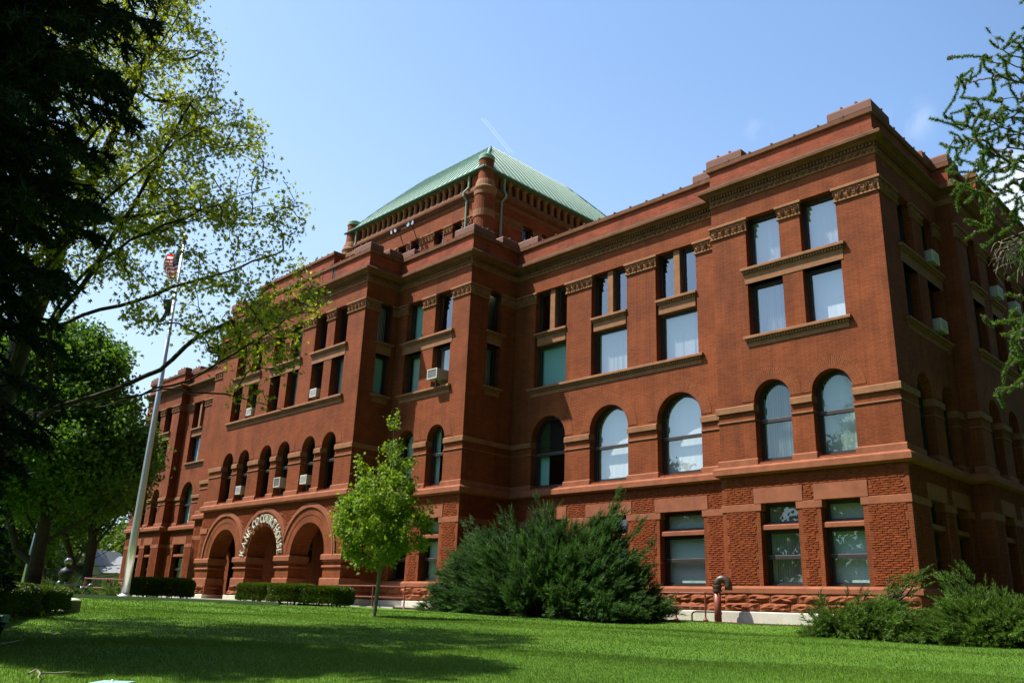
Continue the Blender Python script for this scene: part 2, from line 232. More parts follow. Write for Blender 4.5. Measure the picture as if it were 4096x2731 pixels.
# ------------------------------------------------------------------ helpers
ORG = {}                                           # world origin (units) of each parent
def tag(o, label=None, cat=None, group=None, kind=None):
    for k, v in (('label', label), ('category', cat), ('group', group), ('kind', kind)):
        if v: o[k] = v
    return o
def empty(name, loc, label, cat, group=None):
    o = bpy.data.objects.new(name, None); col.objects.link(o); o.location = Vector(loc)*S; o.empty_display_size = 0.3
    ORG[o.name] = Vector(loc); return tag(o, label, cat, group)
def link(name, me, parent, origin):
    o = bpy.data.objects.new(name, me); col.objects.link(o)
    if parent is not None: o.parent = parent; ORG[o.name] = ORG[parent.name]
    else: o.location = Vector(origin)*S; ORG[o.name] = Vector(origin)
    return o
class MB:
    def __init__(s): s.v = []; s.f = []; s.uv = {}; s.mi = []; s.cur = 0
    def add(s, pts, faces, uvs=None):
        b = len(s.v); s.v += [tuple(p) for p in pts]
        for i, f in enumerate(faces):
            if uvs: s.uv[len(s.f)] = uvs[i]
            s.f.append(tuple(b+k for k in f)); s.mi.append(s.cur)
    def quad(s, a, b, c, d, uv=None): s.add([a, b, c, d], [(0, 1, 2, 3)], [uv] if uv else None)
    def box(s, x0, x1, y0, y1, z0, z1):
        s.add([(x0,y0,z0),(x1,y0,z0),(x1,y1,z0),(x0,y1,z0),(x0,y0,z1),(x1,y0,z1),(x1,y1,z1),(x0,y1,z1)],
              [(0,3,2,1),(4,5,6,7),(0,1,5,4),(1,2,6,5),(2,3,7,6),(3,0,4,7)])
    def mbox(s, P, a0, a1, z0, z1, d0, d1):               # box in a wall's own frame: along, up, depth (negative = proud)
        q = [P(a, z, d) for d in (d0, d1) for z in (z0, z1) for a in (a0, a1)]
        s.add(q, [(0,1,3,2),(4,6,7,5),(0,4,5,1),(2,3,7,6),(0,2,6,4),(1,5,7,3)])
    def rbox(s, P, a0, a1, z0, z1, d0, d1, c):           # box with chamfered front and top edges
        q = [P(a0,z0,d0),P(a1,z0,d0),P(a1,z1-c,d0),P(a0,z1-c,d0),P(a0,z1,d0+c),P(a1,z1,d0+c),P(a1,z1,d1),P(a0,z1,d1),P(a0,z0,d1),P(a1,z0,d1)]
        s.add(q, [(0,1,2,3),(3,2,5,4),(4,5,6,7),(7,6,9,8),(0,3,4,7,8),(1,9,6,5,2),(0,8,9,1)])
    def tube(s, pts, rad, n=8, cap=True):
        pts = [Vector(p) for p in pts]; rad = rad if isinstance(rad, (list, tuple)) else [rad]*len(pts); b = len(s.v); ref = None
        for i, p in enumerate(pts):
            t = (pts[min(i+1, len(pts)-1)]-pts[max(i-1, 0)]).normalized()
            if ref is None: ref = t.orthogonal().normalized()
            ref = (ref-t*ref.dot(t)).normalized(); q = t.cross(ref)
            for k in range(n):
                a = 2*math.pi*k/n; s.v.append(tuple(p+(ref*math.cos(a)+q*math.sin(a))*rad[i]))
        for i in range(len(pts)-1):
            for k in range(n):
                s.f.append((b+i*n+k, b+i*n+(k+1)%n, b+(i+1)*n+(k+1)%n, b+(i+1)*n+k)); s.mi.append(s.cur)
        if cap:
            s.f.append(tuple(b+k for k in range(n))[::-1]); s.mi.append(s.cur); s.f.append(tuple(b+(len(pts)-1)*n+k for k in range(n))); s.mi.append(s.cur)
    def lathe(s, c, prof, n=20, a0=0, a1=2*math.pi):
        full = abs(a1-a0-2*math.pi) < 1e-6; m = n if full else n+1; b = len(s.v)
        for r, z in prof:
            for k in range(m):
                a = a0+(a1-a0)*k/n; s.v.append((c[0]+r*math.cos(a), c[1]+r*math.sin(a), c[2]+z))
        for i in range(len(prof)-1):
            for k in range(n):
                k2 = (k+1) % m; q = (b+i*m+k, b+i*m+k2, b+(i+1)*m+k2, b+(i+1)*m+k); s.f.append(q); s.mi.append(s.cur)
                u0 = prof[i][0]*(a0+(a1-a0)*k/n); u1 = prof[i][0]*(a0+(a1-a0)*(k+1)/n)
                s.uv[len(s.f)-1] = [(u0, c[2]+prof[i][1]), (u1, c[2]+prof[i][1]), (u1, c[2]+prof[i+1][1]), (u0, c[2]+prof[i+1][1])]
    def ball(s, c, r, n=10, sz=1.0):
        s.lathe(c, [(max(1e-4, r*math.sin(math.pi*i/n)), -r*sz*math.cos(math.pi*i/n)) for i in range(n+1)], n*2)
    def poly(s, P, outer, holes, d):                     # flat sheet with holes
        loops = [outer]+holes; tri = tessellate_polygon([[Vector((a, z, 0)) for a, z in l] for l in loops])
        pts = [P(a, z, d) for l in loops for a, z in l]; s.add(pts, [tuple(t) for t in tri])
    def sweep(s, path, prof, closed=False):
        n = len(path); P2 = [Vector((p[0], p[1])) for p in path]; off = []
        for i in range(n):
            ns = []
            for j in ((i-1, i), (i, i+1)):
                if closed or (0 <= j[0] and j[1] < n):
                    d = (P2[j[1] % n]-P2[j[0] % n]).normalized(); ns.append(Vector((d.y, -d.x)))
            o = ns[0] if len(ns) == 1 else (ns[0]+ns[1])/(1+ns[0].dot(ns[1])); off.append(o)
        b = len(s.v); m = len(prof)
        for i in range(n):
            for o, z in prof: q = P2[i]+off[i]*o; s.v.append((q.x, q.y, z))
        for i in range(n if closed else n-1):
            j = (i+1) % n
            for k in range(m-1):
                s.f.append((b+i*m+k, b+j*m+k, b+j*m+k+1, b+i*m+k+1)); s.mi.append(s.cur)
        if not closed:
            for e in (0, n-1): s.f.append(tuple(b+e*m+k for k in range(m))); s.mi.append(s.cur)
    def build(s, name, mats, parent=None, origin=(0, 0, 0), smooth=False):
        me = bpy.data.meshes.new(name); org = ORG[parent.name] if parent is not None else Vector(origin)
        me.from_pydata([((x-org[0])*S, (y-org[1])*S, (z-org[2])*S) for x, y, z in s.v], [], s.f)
        for m in (mats if isinstance(mats, list) else [mats]): me.materials.append(M[m])
        uvl = me.uv_layers.new(name='UVMap').data
        for p in me.polygons:
            cu = s.uv.get(p.index); nx, ny, nz = (abs(c) for c in p.normal)
            for q, li in enumerate(p.loop_indices):
                if cu: uvl[li].uv = (cu[q][0]*S, cu[q][1]*S); continue
                x, y, z = s.v[me.loops[li].vertex_index]
                uvl[li].uv = (x*S, y*S) if nz > nx and nz > ny else ((x*S, z*S) if ny > nx else (y*S, z*S))
            p.material_index = s.mi[p.index]; p.use_smooth = smooth
        return link(name, me, parent, origin)
def npmesh(name, V, F, mt, parent=None, origin=(0, 0, 0), tone=None, smooth=False):
    V = np.asarray(V, dtype=np.float64); F = np.asarray(F, dtype=np.int32)
    org = np.array(ORG[parent.name] if parent is not None else origin, dtype=np.float64)
    me = bpy.data.meshes.new(name); me.vertices.add(len(V)); me.vertices.foreach_set('co', ((V-org)*S).astype(np.float32).ravel())
    k = F.shape[1]; me.loops.add(F.size); me.loops.foreach_set('vertex_index', F.ravel())
    me.polygons.add(len(F)); me.polygons.foreach_set('loop_start', np.arange(0, F.size, k, dtype=np.int32))
    if smooth: me.polygons.foreach_set('use_smooth', np.ones(len(F), dtype=bool))
    me.materials.append(M[mt]); me.update(calc_edges=True)
    if tone is not None:
        at = me.attributes.new('tone', 'FLOAT', 'POINT'); at.data.foreach_set('value', np.asarray(tone, dtype=np.float32))
    return link(name, me, parent, origin)
def pxr(px, py, r):                                     # the place at horizontal distance r seen at photo pixel px, py
    d = sky_dir(px, py); k = r/math.hypot(d.x, d.y); return Vector((d.x*k, d.y*k, d.z*k))
def gz(x, y):
    r = np.hypot(x, y)
    z = np.interp(r, [0, 9, 12, 16, 20, 24, 29, 34, 38, 60, 160, 4000], [-0.95, -0.67, -0.57, -0.42, -0.33, -0.28, -0.18, -0.05, 0, -0.02, -1.0, -25])
    t = np.clip((np.asarray(y)-20.5)/3.6, 0, 1); t = t*t*(3-2*t); t = t*np.clip((np.asarray(x)+34)/4, 0, 1)*np.clip((80-r)/30, 0, 1)
    return z*(1-t)+(-0.06)*t
# ------------------------------------------------------------------ the courthouse
rng = random.Random(7)
Y1, Y2, Y3, Y4, Y5, Y6 = 25.0, 25.61, 22.77, 20.87, 25.75, 25.2
XR, XS, X3, X4, X4L, X3L, X6 = -9.22, -8.65, -26.18, -31.40, -45.15, -50.30, -60.95
XE = -67.1
FULL = [(XE, 60), (XE, Y6), (X6, Y6), (X6, Y5), (X3L, Y5), (X3L, Y3), (X4L, Y3), (X4L, Y4), (X4, Y4), (X4, Y3), (X3, Y3), (X3, Y2), (-15.36, Y2), (-15.36, Y1), (XR, Y1), (XR, 30.2), (XS, 30.2), (XS, 44.2), (XR, 44.2), (XR, 60)]
CH = empty('courthouse', (-38.0, 30, 0), 'large red brick courthouse with round arched entrance, arched windows and green copper tower roof', 'courthouse')
def front(Y): return lambda a, z, d: (a, Y+d, z)
def right(X): return lambda a, z, d: (X-d, a, z)
def rect(a0, a1, z0, z1, t=0): return [(a0+t, z0+t), (a1-t, z0+t), (a1-t, z1-t), (a0+t, z1-t)]
def arch(c, hw, zb, zs, t=0, n=16):
    r = hw-t; return [(c-r, zb+t), (c+r, zb+t)]+[(c+r*math.cos(math.pi*i/n), zs+r*math.sin(math.pi*i/n)) for i in range(n+1)]
def shape(g, t=0): return rect(*g[1:], t=t) if g[0] == 'r' else arch(*g[1:], t=t)
ZS = 7.04                                            # springing of the second storey arches
def wall(P, a0, a1, z0, z1, holes, dp=0.42, name='wall', m='brick'):
    mb = MB(); mb.poly(P, [(a0, z0), (a1, z0), (a1, z1), (a0, z1)], [shape(h) for h in holes], 0)
    for h in holes:
        q = shape(h)
        for i in range(len(q)):
            p0, p1 = q[i], q[(i+1) % len(q)]; mb.quad(P(*p0, 0), P(*p1, 0), P(*p1, dp), P(*p0, dp))
    return mb.build(name, m, CH)
def window(P, g, dp=0.30, rails=(), blind=None, glass='glass', fw=0.07, louver=None, seed=0, drop=0.0):
    mb = MB(); o, i1, i2 = shape(g), shape(g, fw), shape(g, fw+0.045); n = len(o)
    for k in range(n):
        j = (k+1) % n
        mb.quad(P(*o[k], dp), P(*o[j], dp), P(*i1[j], dp), P(*i1[k], dp)); mb.quad(P(*i1[k], dp), P(*i1[j], dp), P(*i1[j], dp+.05), P(*i1[k], dp+.05))
        mb.quad(P(*i1[k], dp+.05), P(*i1[j], dp+.05), P(*i2[j], dp+.05), P(*i2[k], dp+.05)); mb.quad(P(*i2[k], dp+.05), P(*i2[j], dp+.05), P(*i2[j], dp+.10), P(*i2[k], dp+.10))
    a0, a1 = (g[1], g[2]) if g[0] == 'r' else (g[1]-g[2], g[1]+g[2]); zb = g[3]; ztop = g[4] if g[0] == 'r' else g[4]+g[2]
    for z in rails: mb.mbox(P, a0+fw*.6, a1-fw*.6, z-.055, z+.055, dp-.012, dp+.11)
    fr = mb.build('window', 'frame', CH)
    if rails:                                        # the bright meeting edge
        m2 = MB()
        for z in rails: m2.mbox(P, a0+fw, a1-fw, z+.056, z+.068, dp-.004, dp+.05)
        m2.build('meeting_rail', 'frame_light', fr)
    pm = MB(); q = shape(g, fw+.03); pm.add([P(*p, dp+.075) for p in q], [tuple(range(len(q)))]); pm.build('pane', glass, fr)
    def top(a): return ztop-.08 if g[0] == 'r' else g[4]+math.sqrt(max(0, (g[2]-.08)**2-(a-g[1])**2))
    if louver:
        lm = MB(); z = louver
        while z < ztop-.1:
            hw = (a1-a0)/2-.1 if z < g[4] else math.sqrt(max(0, (g[2]-.1)**2-(z-g[4])**2)); c = (a0+a1)/2
            if hw > .05: lm.add([P(c-hw, z, dp+.02), P(c+hw, z, dp+.02), P(c+hw, z+.075, dp+.09), P(c-hw, z+.075, dp+.09)], [(0, 1, 2, 3)])
            z += .095
        lm.build('louver', 'frame', fr)
    if blind:
        r = random.Random(seed); bm = MB(); st = .088; ang = {'v': .55, 'open': 1.15, 'flat': .12}.get(blind, .5); x = a0+.1
        if blind == 'shade': bm.add([P(a0+.06, zb+.06+drop, dp+.2), P(a1-.06, zb+.06+drop, dp+.2), P(a1-.06, ztop-.06, dp+.2), P(a0+.06, ztop-.06, dp+.2)], [(0, 1, 2, 3)])
        elif blind == 'half': bm.add([P(a0+.06, zb+.06, dp+.2), P((a0*.68+a1*.32), zb+.06, dp+.2), P((a0*.68+a1*.32), ztop-.06, dp+.2), P(a0+.06, ztop-.06, dp+.2)], [(0, 1, 2, 3)])
        else:
            while x < a1-.05:
                t = ang+r.uniform(-.10, .10); ca, sa = math.cos(t)*st*.52, math.sin(t)*st*.52; zt = top(x)
                if zt > zb+.2: bm.add([P(x-ca, zb+.09+drop, dp+.25-sa), P(x+ca, zb+.09+drop, dp+.25+sa), P(x+ca, zt, dp+.25+sa), P(x-ca, zt, dp+.25-sa)], [(0, 1, 2, 3)])
                x += st
        if bm.f: bm.build('blind', 'shade' if blind in ('shade', 'half') else 'blind', fr)
    return fr
def ring(mb, P, c, zs, r0, r1, n, df, t0=0.0, t1=math.pi, back=0.0, lim=None, inner=True):
    for i in range(n):
        u, v = t0+(t1-t0)*i/n, t0+(t1-t0)*(i+1)/n
        def pt(r, t, d):
            a = c+r*math.cos(t)
            if lim: a = max(lim[0], min(lim[1], a))
            return P(a, zs+r*math.sin(t), d)
        if lim and not (lim[0] < c+r0*math.cos((u+v)/2) < lim[1]): continue
        rm = (r0+r1)/2
        mb.quad(pt(r0, u, df), pt(r1, u, df), pt(r1, v, df), pt(r0, v, df), [(0, u*rm), (r1-r0, u*rm), (r1-r0, v*rm), (0, v*rm)])
        mb.quad(pt(r1, u, df), pt(r1, v, df), pt(r1, v, back), pt(r1, u, back))
        if inner: mb.quad(pt(r0, u, df), pt(r0, v, df), pt(r0, v, back), pt(r0, u, back))
def lobe(mb, P, a, z, d, L, wd, ang, th):               # one carved leaf: a raised, pointed lozenge
    ca, sa = math.cos(ang), math.sin(ang)
    def q(u, v, h): return P(a+ca*u-sa*v, z+sa*u+ca*v, d-h)
    mb.add([q(0, -wd*.3, 0), q(L*.55, -wd, 0), q(L, 0, th*.25), q(L*.55, wd, 0), q(0, wd*.3, 0), q(L*.5, 0, th)], [(0, 1, 5), (1, 2, 5), (2, 3, 5), (3, 4, 5), (4, 0, 5)])
def leaves(mb, P, a0, a1, z0, z1, d, seed=0, cell=0.30, th=0.06):
    r = random.Random(seed); n = max(1, round((a1-a0)/cell)); w_ = (a1-a0)/n; h = z1-z0
    for i in range(n):
        c = a0+w_*(i+.5)
        for ang, L in ((math.pi/2, .92), (math.pi*.32, .85), (math.pi*.68, .85), (math.pi*.12, .5), (math.pi*.88, .5)):
            lobe(mb, P, c, z0+.02*h, d, L*h*(w_ < h and .9 or 1), w_*.15, ang+r.uniform(-.08, .08), th*r.uniform(.8, 1.2))
        for s_ in (-1, 1):
            lobe(mb, P, c+s_*w_*.48, z0+h*.95, d, h*.55, w_*.14, -math.pi/2+s_*.35, th)
def intervals(a0, a1, wins):
    out_, x = [], a0
    for c, hw in sorted(wins): out_.append((x, c-hw)); x = c+hw
    return out_+[(x, a1)]
def capital(P, a0, a1, seed, e0=0, e1=0):
    mb = MB(); mb.mbox(P, a0-e0*.03, a1+e1*.03, 13.34, 13.70, -.03, .06); mb.rbox(P, a0-e0*.10, a1+e1*.10, 13.70, 13.79, -.10, .06, .02); mb.rbox(P, a0-e0*.055, a1+e1*.055, 13.28, 13.34, -.055, .06, .015)
    leaves(mb, P, a0, a1, 13.35, 13.69, -.031, seed, .27, .075); mb.build('capital', 'brownstone', CH)
def dentils(mb, P, a0, a1, z0, z1, d0, d1, pitch=.10):
    n = int((a1-a0)/pitch)
    for i in range(n): mb.mbox(P, a0+pitch*(i+.2), a0+pitch*(i+.75), z0, z1, d1, d0)
def sill(P, a0, a1, z, drop, pr=0.0, name='window_sill'):   # moulded sill: slab, dentils, plain stone
    mb = MB(); mb.rbox(P, a0-.10, a1+.10, z-.10, z, -.15-pr, .30, .02); mb.mbox(P, a0-.03, a1+.03, z-.21, z-.101, -.05-pr, .30)
    dentils(mb, P, a0-.03, a1+.03, z-.195, z-.115, -.05-pr, -.10-pr); mb.mbox(P, a0, a1, drop, z-.211, -.018-pr, .30)
    mb.build(name, 'brownstone', CH)
def rust(P, regs, excl, seed, name='rusticated_brick'):
    r = random.Random(seed); V, Fc = [], []; bw, rh, g = .30, .066, .007
    for a0, a1, z0, z1 in regs:
        nrow = int(round((z1-z0)/rh)); h = (z1-z0)/max(1, nrow)
        for k in range(nrow):
            tooth = .075 if (k//4) % 2 else 0.0; u0, u1 = a0+tooth, a1-tooth
            x = u0-(bw/2 if k % 2 else 0)*r.uniform(.9, 1.1)
            while x < u1-.03:
                b0, b1 = max(x, u0)+g/2, min(x+bw, u1)-g/2; c0, c1 = z0+k*h+g*.6, z0+(k+1)*h-g*.6
                if b1-b0 > .05 and not any(excl(a, z) for a in (b0, b1) for z in (c0, c1)):
                    n = len(V); am = b0+(b1-b0)*r.uniform(.35, .65); dm = lambda: -r.uniform(.012, .019)
                    V += [P(b0, c0, 0), P(b1, c0, 0), P(b1, c1, 0), P(b0, c1, 0), P(b0+.01, c0+.008, dm()), P(am, c0+.006, dm()-.006), P(b1-.01, c0+.008, dm()), P(b1-.01, c1-.012, dm()*.8), P(am, c1-.012, dm()*.9), P(b0+.01, c1-.012, dm()*.8)]
                    Fc += [(n+4, n+5, n+8, n+9), (n+5, n+6, n+7, n+8), (n, n+5, n+5, n+4), (n, n+1, n+6, n+5), (n+1, n+2, n+7, n+6), (n+2, n+3, n+9, n+7), (n+3, n, n+4, n+9)]
                x += bw
    mb = MB()
    for a0, a1, z0, z1 in regs:                        # the dark joints behind
        pass
    mb.v = V; mb.f = [tuple(dict.fromkeys(f)) for f in Fc]; mb.mi = [0]*len(Fc)
    return mb.build(name, 'rock_brick', CH) if V else None
def rock(P, a0, a1, z0, z1, seed, pr=0.10, name='rock_faced_course', m='rockstone'):
    r = random.Random(seed); mb = MB(); x = a0
    while x < a1-.02:
        L = r.uniform(.75, 1.25); L = a1-x if a1-x-L < .5 else L; nx, nz = max(3, int(L/.16)), 4
        pts = []
        for j in range(nz+1):
            for i in range(nx+1):
                e = i in (0, nx) or j in (0, nz); u = x+.008+(L-.016)*i/nx; z = z0+.008+(z1-z0-.016)*j/nz
                pts.append(P(u, z, -pr*.45 if e else -pr*(.6+r.random()*.9)))
        mb.add(pts, [(j*(nx+1)+i, j*(nx+1)+i+1, (j+1)*(nx+1)+i+1, (j+1)*(nx+1)+i) for j in range(nz) for i in range(nx)])
        mb.mbox(P, x+.008, x+L-.008, z0+.008, z1-.008, -pr*.45+.002, .05); x += L
    return mb.build(name, m, CH)
SEED = [0]
def nx_():
    SEED[0] += 1; return SEED[0]
BL = {}
def facade(tag_, P, a0, a1, ground, arched, mid, up, e0, e1, tall=False, porch=None, sills=None, z0=0.0, cap=True, bl=None):
    """one plane of wall with its windows and stonework; e0/e1 say how the trim ends (1 past a corner, 0 flush, -1 short of it)"""
    bl = bl or {}
    st_ = .361 if (e0 == 0 and P(0, 0, 1)[0] != P(0, 0, 0)[0] and P(0, 0, 1)[0] < P(0, 0, 0)[0]) else 0
    holes = [('r', c-h, c+h, 1.08, 3.64) for c, h in ground]+[('a', c, h, 4.98, ZS) for c, h in arched]
    if tall: holes += [('r', c-h, c+h, 9.30, 13.80) for c, h in up]
    else: holes += [('r', c-h, c+h, 9.30, 11.25) for c, h in mid]+[('r', c-h, c+h, 11.80, 13.80) for c, h in up]
    if porch:
        mbw = wall(P, a0, a1, z0, 4.55, [('a', c, r, .12, 2.12) for c, r in porch], dp=.95)
        wall(P, a0, a1, 4.55, 15.52, holes)
    else: wall(P, a0, a1, z0, 15.52, holes)
    # trim between the arches
    for i, (u, v) in enumerate(intervals(a0, a1, arched)):
        l = e0 if i == 0 else 0; rr = e1 if i == len(arched) else 0
        k0, k1 = (st_ if i == 0 else -.004), (0 if i == len(arched) else .004)
        if v+k1-u-k0 < .02: continue
        u, v = u+k0, v+k1
        mb = MB(); mb.rbox(P, u-l*.075, v+rr*.075, 6.72, 6.94, -.075, .36, .03); mb.build('impost', 'brownstone', CH)
        mb = MB(); mb.rbox(P, u-l*.035, v+rr*.035, 6.40, 6.445, -.035, .36, .012); mb.build('bead_course', 'brownstone', CH)
        mb = MB(); mb.rbox(P, u-l*.06-(.04 if i else 0), v+rr*.06+(.04 if i < len(arched) else 0), 4.88, 5.12, -.06, .36, .04); mb.build('pier_base', 'redstone', CH)
    for c, h in arched:
        oth = [x for x, _ in arched if x != c]; lo = max([(x+c)/2 for x in oth if x < c]+[-1e3]); hi = min([(x+c)/2 for x in oth if x > c]+[1e3])
        mb = MB(); ring(mb, P, c, ZS, h, h+.44, 40, -.012, inner=False, lim=(lo+.004, hi-.004)); mb.build('window_arch', 'arch_brick', CH)
        mb = MB(); mb.add([P(c-h, 4.90, -.10), P(c+h, 4.90, -.10), P(c+h, 5.03, .32), P(c-h, 5.03, .32)], [(0, 1, 2, 3)]); mb.build('sloped_sill', 'redstone', CH)
    for i, (c, h) in enumerate(arched):
        kw = dict(rails=(6.36,), blind='v', fw=.085); kw.update(bl.get(('a', i), {})); window(P, ('a', c, h, 5.0, ZS), dp=.30, seed=nx_(), **kw)
    for i, (c, h) in enumerate(mid):
        kw = dict(blind='v'); kw.update(bl.get(('m', i), {})); window(P, ('r', c-h, c+h, 9.31, 11.25), dp=.28, seed=nx_(), **kw)
    for i, (c, h) in enumerate(up):
        kw = dict(blind='v', glass='mirror_glass'); kw.update(bl.get(('u', i), {}))
        if tall:
            kw['blind'] = kw.get('blind') if ('u', i) in bl else None
            mb = MB(); mb.rbox(P, c-.14, c+.14, 11.83, 13.79, .10, .36, .02); mb.build('mullion', 'brownstone', CH)
            window(P, ('r', c-h, c-.14, 11.83, 13.80), dp=.28, seed=nx_(), **kw); window(P, ('r', c+.14, c+h, 11.83, 13.80), dp=.28, seed=nx_(), **kw)
            sill(P, c-h+.1, c+h-.1, 11.83, 11.25, -.06, 'spandrel')
        else: window(P, ('r', c-h, c+h, 11.82, 13.80), dp=.28, seed=nx_(), **kw)
    for u, v in (sills or {}).get('u', []): sill(P, u, v, 11.83, 11.25, 0, 'spandrel')
    for u, v in (sills or {}).get('m', []): sill(P, u, v, 9.31, 8.94)
    if cap:
        for i, (u, v) in enumerate(intervals(a0, a1, up)):
            l = e0 if i == 0 else 1; rr = e1 if i == len(up) else 1
            capital(P, u+(min(st_, .062) if i == 0 else 0), v, nx_(), l, rr)
    # ground storey
    if not porch:
        for i, (c, h) in enumerate(ground):
            mb = MB(); mb.mbox(P, c-h-.19, c+h+.19, 3.642, 4.13, -.03, .42); mb.build('lintel', 'redstone', CH)
            mb = MB(); mb.rbox(P, c-h, c+h, 2.81, 2.965, .06, .42, .03); mb.build('transom_bar', 'redstone', CH)
            kw = dict(blind='v'); kw.update(bl.get(('g', i), {}))
            window(P, ('r', c-h, c+h, 2.966, 3.64), dp=.30, seed=nx_(), **{k: v for k, v in kw.items() if k != 'rails'}); window(P, ('r', c-h, c+h, 1.09, 2.81), dp=.30, rails=(1.96,), seed=nx_(), **{k: v for k, v in kw.items() if k != 'rails'})
        regs = []
        for i, (u, v) in enumerate(intervals(a0, a1, ground)):
            l = e0 if i == 0 else 0; rr = e1 if i == len(ground) else 0
            mb = MB(); mb.rbox(P, u-l*.022-(.05 if i else -st_), v+rr*.022+(.05 if i < len(ground) else 0), 3.41, 3.640, -.022, .36, .012); mb.build('spring_band', 'redstone', CH)
            m_ = .14 if v-u > .5 else .05
            if v-u > .3: regs += [(u+m_, v-m_, 1.12, 3.40)]
            regs += [(u+(.20 if i else .12), v-(.20 if i < len(ground) else .12), 3.66, 4.13)]
        regs += [(a0+.12, a1-.12, 4.14, 4.54)]
        for rg in regs: rust(P, [rg], lambda a, z: False, nx_())
        rock(P, a0, a1, .57, .84, nx_()); rock(P, a0, a1, .30, .57, nx_(), pr=.12)

rowsV = dict(blind='v')
facade('pavilion', front(Y1), -15.36, XR, [(-13.33, .65), (-11.28, .65)], [(-13.33, .65), (-11.28, .655)], [(-13.34, .665), (-11.29, .665)], [(-13.34, .64), (-11.29, .64)], 1, 1,
       sills=dict(u=[(-14.10, -10.54)], m=[(-14.10, -10.54)]), bl={('m', 0): dict(blind='open', glass='mirror_glass'), ('m', 1): dict(blind='flat', glass='mirror_glass'), ('u', 0): dict(blind='v', glass='mirror_glass'), ('u', 1): dict(blind='v', glass='mirror_glass', drop=.25), ('a', 0): dict(blind='open'), ('g', 0): dict(blind='open'), ('g', 1): dict(blind='flat')})
B2 = [-23.98, -20.72, -17.42]
facade('wing', front(Y2), X3, -15.36, [(c, .93) for c in B2], [(c, .965) for c in B2], [(c, .92) for c in B2], [(c, .94) for c in B2], 0, 0, tall=True,
       sills=dict(m=[(-25.1, -16.35)]), bl={('m', 0): dict(blind='shade', glass='glass'), ('m', 1): dict(blind='v', glass='mirror_glass'), ('m', 2): dict(blind='v', glass='mirror_glass'), ('a', 0): dict(blind='half', louver=6.5, rails=(6.40,)), ('a', 1): dict(blind='flat', glass='mirror_glass'), ('a', 2): dict(blind='flat', glass='mirror_glass'), ('g', 2): dict(blind='flat')})
W3 = [-30.03, -27.95]
facade('inner pavilion', front(Y3), X4, X3, [(c, .60) for c in W3], [(c, .58) for c in W3], [(c, .60) for c in W3], [(c, .60) for c in W3], 0, 1,
       sills=dict(u=[(-30.8, -27.25)], m=[(-30.8, -27.25)]), bl={('u', 0): dict(blind='shade', glass='glass'), ('u', 1): dict(blind=None), ('m', 0): dict(blind='v'), ('m', 1): dict(blind='open', glass='mirror_glass'), ('g', 0): dict(blind=None), ('a', 1): dict(glass='mirror_glass', blind='half')})
W4 = [-43.09, -41.35, -39.07, -37.33, -35.05, -33.31]
BIG = [(-42.30, 1.43), (-38.25, 1.43), (-34.20, 1.43)]
facade('entrance block', front(Y4), X4L, X4, [], [(c, .58) for c in W4], [(c, .53) for c in W4], [(c, .53) for c in W4], 1, 1, porch=BIG,
       sills=dict(u=[(-43.7, -40.75), (-39.7, -36.7), (-35.65, -32.7)], m=[(-43.75, -32.65)]), bl={('m', i): dict(blind='half' if i % 2 else None, glass='mirror_glass') for i in range(6)} | {('u', i): dict(blind=None if i % 3 else 'half') for i in range(6)} | {('a', i): dict(blind=None) for i in range(6)})
facade('return', right(X3), Y3, Y2, [], [], [(24.30, .42)], [(24.30, .42)], 0, -1, sills=dict(u=[(23.86, 24.74)], m=[(23.86, 24.74)]), bl={('u', 0): dict(blind=None, glass='glass'), ('m', 0): dict(blind='v')})
facade('return', right(X4), Y4, Y3, [], [], [(22.10, .42)], [(22.10, .42)], 0, -1, sills=dict(u=[(21.66, 22.5)], m=[(21.66, 22.5)]), bl={('u', 0): dict(blind='v', glass='glass'), ('m', 0): dict(blind='shade')})
LB = [-58.83, -55.6]
facade('far wing', front(Y5), X6, X3L, [(c, .9) for c in LB], [(c, .9) for c in LB], [(c, .88) for c in LB], [(c, .9) for c in LB], 0, 0, tall=True, sills=dict(m=[(-59.7, -54.7)]), bl={('m', 0): dict(blind='half', glass='mirror_glass'), ('m', 1): dict(blind=None), ('a', 0): dict(blind='shade', glass='mirror_glass')})
W6 = [-64.80, -62.78]
facade('far pavilion', front(Y6), XE, X6, [(c, .58) for c in W6], [(c, .60) for c in W6], [(c, .62) for c in W6], [(c, .60) for c in W6], 1, 1, sills=dict(u=[(-65.5, -62.1)], m=[(-65.5, -62.1)]), bl={('u', 0): dict(blind=None, glass='glass'), ('u', 1): dict(blind=None, glass='glass'), ('m', 1): dict(blind=None, glass='glass'), ('a', 1): dict(blind=None)})
facade('return', right(X6), Y6, Y5, [], [], [], [], 0, -1)
W3L = [-48.55, -46.47]
facade('far inner pavilion', front(Y3), X3L, X4L, [(c, .60) for c in W3L], [], [], [], 1, 0, bl={('g', 0): dict(blind=None), ('g', 1): dict(blind='half')})
S1 = [27.02, 29.10]
facade('side', right(XR), Y1, 30.2, [(c, .60) for c in S1], [(c, .61) for c in S1], [(c, .62) for c in S1], [(c, .61) for c in S1], 0, 0, sills=dict(u=[(26.25, 29.9)], m=[(26.25, 29.9)]), bl={(k, i): dict(blind=None, glass='glass') for k in 'mug' for i in range(2)})
S2 = [31.80, 33.92, 36.10, 38.25, 40.4, 42.55]
facade('side block', right(XS), 30.2, 44.2, [(c, .55) for c in S2], [(c, .60) for c in S2], [(c, .60) for c in S2], [(c, .58) for c in S2], 1, 1, sills=dict(u=[(c-.65, c+.65) for c in S2], m=[(31.1, 43.3)]), bl={(k, i): dict(blind=None, glass='glass') for k in 'mug' for i in range(6)} | {('a', i): dict(blind=None) for i in range(6)})
